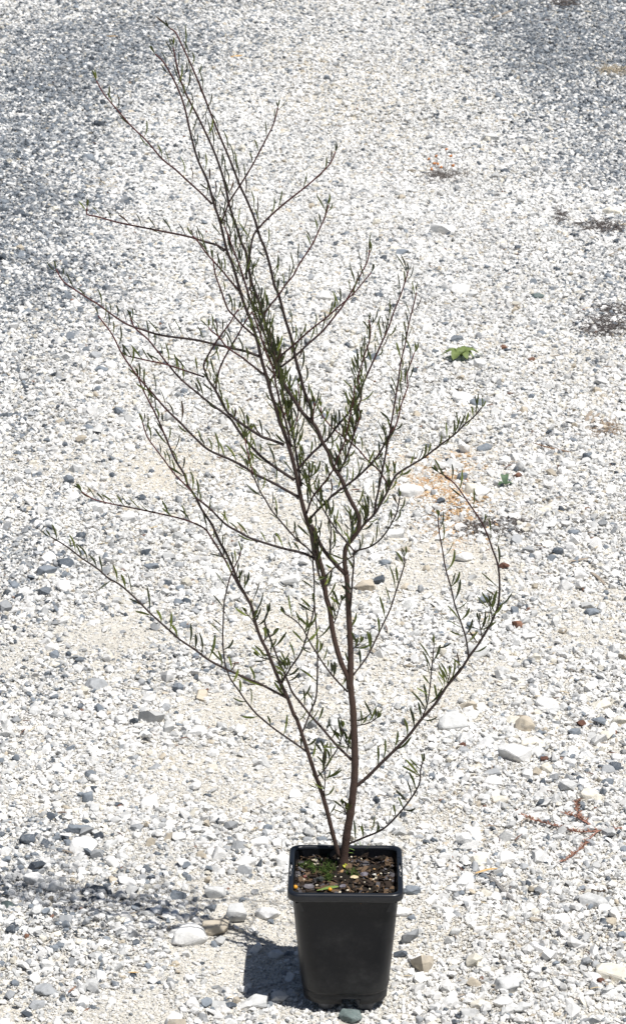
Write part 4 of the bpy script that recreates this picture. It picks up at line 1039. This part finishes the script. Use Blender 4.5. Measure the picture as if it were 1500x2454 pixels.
clump('dry_tuft', 'matted grey dry tuft beside the orange soil, left of two', 'dry tuft', 1150, 1272, 55, 26, 260, 0.016, M_DRYD)
clump('dry_tuft', 'matted grey dry tuft with a rust stone, right of two below the small seedling', 'dry tuft', 1235, 1268, 52, 26, 260, 0.016, M_DRYD)
clump('dry_tuft', 'large dark mat of dry roots at the right edge', 'dry tuft', 1455, 790, 75, 34, 520, 0.026, M_DRYD, 0.0010)
clump('dry_tuft', 'thin dark dry roots above the large mat at the right edge', 'dry tuft', 1470, 752, 50, 16, 200, 0.024, M_DRYD, 0.0009)
clump('dry_tuft', 'dark twiggy debris beside the cream rock at the right edge', 'dry tuft', 1450, 545, 70, 16, 240, 0.035, M_DRYD, 0.0012)
clump('dry_tuft', 'small dark dry sprig left of the cream rock on the right', 'dry tuft', 1342, 522, 16, 22, 90, 0.030, M_DRYD, 0.0011)
clump('dry_tuft', 'dark dry debris at the top edge of the picture, right', 'dry tuft', 1350, 8, 50, 12, 140, 0.045, M_DRYD, 0.0017)
clump('straw_tuft', 'pale brown straw tuft at the right edge beside the split wood', 'straw', 1450, 1035, 42, 24, 150, 0.022, simple('dry_grass', (0.33, 0.25, 0.18), 0.85, 0.3, 200), 0.0009)
clump('straw_tuft', 'few crossed straws in the dark gravel at the left', 'straw', 246, 440, 18, 16, 9, 0.050, M_STRAW, 0.0014, 0.2)
clump('straw_tuft', 'tan dry grass tuft at the upper right edge', 'straw', 1470, 170, 40, 14, 150, 0.05, simple('dry_grass_pale', (0.42, 0.36, 0.27), 0.85, 0.3, 200), 0.0015)

M_WOOD = simple('weathered_wood', (0.30, 0.25, 0.20), 0.85, 0.35, 300, 0.001)
M_WOODG = simple('grey_wood', (0.22, 0.21, 0.20), 0.85, 0.35, 300, 0.001)
M_WOODO = simple('orange_wood', (0.52, 0.34, 0.15), 0.75, 0.3, 300, 0.001)
M_BARKB = simple('brown_bark', (0.12, 0.060, 0.042), 0.9, 0.45, 250, 0.002)
def stick(name, label, cat, pts, wpx, mat, flat=0.5, dz=0.006, rag=0.15):
    P = [ground_pt(a_, b_, dz + (0.002 if i % 2 else 0)) for i, (a_, b_) in enumerate(pts)]
    P = smooth_path(P, 0.006 * (1 if P[0].y < 2 else 3)); k_ = pxm(P[0]); n_ = 6
    mb = MB(); vs, fs = [], []
    for i, p in enumerate(P):
        t = (P[min(i + 1, len(P) - 1)] - P[max(0, i - 1)]).normalized(); s_ = t.cross(Vector((0, 0, 1))).normalized(); u_ = s_.cross(t)
        e = min(1, 0.45 + 3 * min(i, len(P) - 1 - i) / len(P))
        for k in range(n_):
            a_ = 2 * math.pi * k / n_; r_ = wpx / 2 / k_ * e * random.uniform(1 - rag, 1 + rag)
            vs.append(p + s_ * (r_ * math.cos(a_)) + u_ * (r_ * flat * math.sin(a_)) + t * random.uniform(-.001, .001))
    for i in range(len(P) - 1):
        for k in range(n_): k2 = (k + 1) % n_; fs.append((i * n_ + k, i * n_ + k2, (i + 1) * n_ + k2, (i + 1) * n_ + k))
    fs += [tuple(range(n_))[::-1], tuple((len(P) - 1) * n_ + k for k in range(n_))]
    mb.add(vs, fs); o = mb.build(name, [mat], None, P[0], smooth=False); o.location = P[0]
    return tag(o, label, cat)
stick('wood_stick', 'short orange-brown stick right of the pot', 'stick', [(1139, 2117), (1165, 2112), (1190, 2106)], 8, M_WOODO, dz=0.012)
stick('wood_stick', 'grey splintered stick running down from the orange stick', 'stick', [(1166, 2118), (1190, 2138), (1215, 2163), (1232, 2180)], 9, M_WOODG, 0.5, 0.009, .35)
stick('wood_stick', 'dark thin twig at the right near the bottom, by the flat slab', 'stick', [(1413, 2138), (1433, 2148), (1450, 2142), (1470, 2131)], 5, simple('dark_wood', (0.07, 0.05, 0.035), 0.9, 0.3, 300), 0.7)
stick('wood_chip', 'pale brown wood chip lying level, left of the round white rock', 'wood chip', [(1342, 1355), (1375, 1362)], 11, M_WOOD, 0.35)
stick('wood_chip', 'tan wood chip touching the round white rock on its upper side', 'wood chip', [(1364, 1355), (1410, 1348)], 9, M_WOOD, 0.35, 0.010)
stick('wood_chip', 'brown wood splinter slanting down right of the round white rock', 'wood chip', [(1413, 1372), (1432, 1388), (1450, 1405)], 9, M_WOOD, 0.4)
stick('wood_chip', 'small splinter under the bushy right twig', 'wood chip', [(1040, 1473), (1070, 1474)], 6, M_WOOD, 0.4)
stick('twig', 'thin brown twig slanting across white gravel on the right', 'twig', [(1276, 1071), (1305, 1082), (1340, 1090), (1368, 1098)], 4, simple('brown_twig', (0.26, 0.16, 0.10), 0.8, 0.3, 200), 0.9, 0.008)
stick('wood_chip', 'small brown chip below the thin twig on the right', 'wood chip', [(1213, 1114), (1232, 1113), (1248, 1117)], 6, M_WOOD, 0.4)
stick('wood_chip', 'split pale wood, left piece of two at the right edge', 'wood chip', [(1403, 1020), (1417, 1000)], 12, M_WOOD, 0.4)
stick('wood_chip', 'split pale wood, right piece of two at the right edge', 'wood chip', [(1416, 1024), (1436, 1004)], 9, M_WOOD, 0.4)
stick('wood_chip', 'dark brown stick lying on white grit left of the trunk', 'wood chip', [(583, 972), (600, 967), (617, 963)], 5, simple('brown_stick', (0.11, 0.075, 0.055), 0.85, 0.3, 300), 0.7, 0.006)
stick('wood_chip', 'long pale wood splinter near the top edge, right', 'wood chip', [(1178, 44), (1205, 34), (1230, 24)], 6, M_WOOD, 0.5, 0.01)
stick('wood_chip', 'tan wood chip in the dark gravel near the top', 'wood chip', [(552, 139), (580, 136)], 10, M_WOODO, 0.4, 0.008)
stick('wood_chip', 'thin orange splinter in the dark gravel at the upper left', 'wood chip', [(255, 90), (283, 92)], 5, M_WOODO, 0.4, 0.008)
stick('wood_chip', 'brown splinter below the twig shadows at the lower left', 'wood chip', [(163, 2393), (182, 2380)], 5, simple('splinter', (0.22, 0.12, 0.08), 0.8, 0.3, 300), 0.4)
stick('wood_chip', 'orange splinter on white gravel at the lower left', 'wood chip', [(308, 2344), (333, 2347)], 5, M_WOODO, 0.4)
stick('wood_chip', 'pale splinter lying on the left gravel above the twig with narrow leaves', 'wood chip', [(352, 1276), (388, 1268)], 5, M_STRAW, 0.4)
stick('wood_chip', 'small bark piece beside the biggest cream boulder', 'wood chip', [(1450, 2364), (1458, 2384)], 8, M_WOOD, 0.4)
for (px, py, w, h, lab) in ((1392, 1737, 26, 22, 'crumbly brown bark piece behind the dark blue-grey stone'), (1438, 2366, 22, 20, 'dark brown seed pod beside the biggest cream boulder'),
                            (1208, 1362, 26, 16, 'dark brown cone scrap between the right branch and the wood chips'), (1108, 1790, 18, 14, 'dark brown scrap left of the broad white slab'),
                            (1305, 1824, 20, 14, 'dark brown scrap right below the broad white slab')):
    p = ground_pt(px, py, 0.006); k_ = pxm(p)
    bm = rock_bm(px, 16, (w / k_, w / k_ * .8, h / k_ * .8), detail=2, rough=0.12); me = bpy.data.meshes.new('bark_piece'); bm.to_mesh(me); bm.free()
    o = link('bark_piece', me, None, [M_BARKB]); o.location = p; tag(o, lab, 'bark')

mb = MB()
for k in range(420):
    u_ = random.random()
    px = random.gauss(1300, 170) if u_ < .6 else random.uniform(0, 1500)
    py = random.uniform(20, 2440)
    p = ground_pt(px, py, random.uniform(0.004, 0.009)); L_ = random.uniform(0.006, 0.020) * (1 + max(0, p.y) * .12)
    az = random.uniform(0, 6.28); d_ = Vector((math.cos(az), math.sin(az), random.uniform(-.12, .2)))
    tube(mb, [p, p + d_ * L_ * .5 + Vector((0, 0, .0008)), p + d_ * L_], [L_ * .05, L_ * .07, L_ * .03], 4, m=random.choice([0, 0, 1, 2]))
tag(mb.build('plant_litter', [M_WOOD, M_STRAW, M_BARKB], None, smooth=False), 'scattered splinters, straws and bits of dead twig over the gravel', 'litter', kind='stuff')

# red creeping weed
M_RST = simple('red_weed_stem', (0.33, 0.17, 0.13), 0.7, 0.25, 200)
M_RLF = simple('red_weed_leaf', (0.32, 0.17, 0.12), 0.75, 0.4, 200, transl=0.15)
c = ground_pt(1432, 2000, 0.004)
rw = empty('creeping_weed', c); tag(rw, 'reddish creeping weed with three leafy runners at the lower right', 'weed')
for path in ([(1490, 1993), (1465, 1996), (1432, 2000), (1385, 2003), (1340, 1992), (1290, 1978), (1250, 1966)], [(1432, 2000), (1408, 1982), (1388, 1965), (1382, 1940), (1388, 1930)],
             [(1432, 2000), (1405, 2028), (1385, 2050), (1352, 2074)], [(1408, 1982), (1380, 1968), (1350, 1960)]):
    mb = MB(); P = smooth_path([ground_pt(a_, b_, 0.008) for a_, b_ in path], 0.006)
    tube(mb, P, [0.0013 * (1 - 0.5 * i / len(P)) for i in range(len(P))], 5)
    so_ = mb.build('runner', [M_RST], rw, c)
    mb = MB()
    for i, p in enumerate(P):
        for _ in range(5 if i > len(P) * .3 else 1):
            a_ = random.uniform(0, 6.28); d = Vector((math.cos(a_), math.sin(a_), random.uniform(.1, 1))).normalized()
            leaf_geo(mb, p, d, d, random.uniform(.004, .009), random.uniform(.0018, .0035), Vector((random.gauss(0, 1), random.gauss(0, 1), .3)), seg=2, pet=0)
    q = mb.build('small_leaves', [M_RLF], so_, c); q['kind'] = 'stuff'
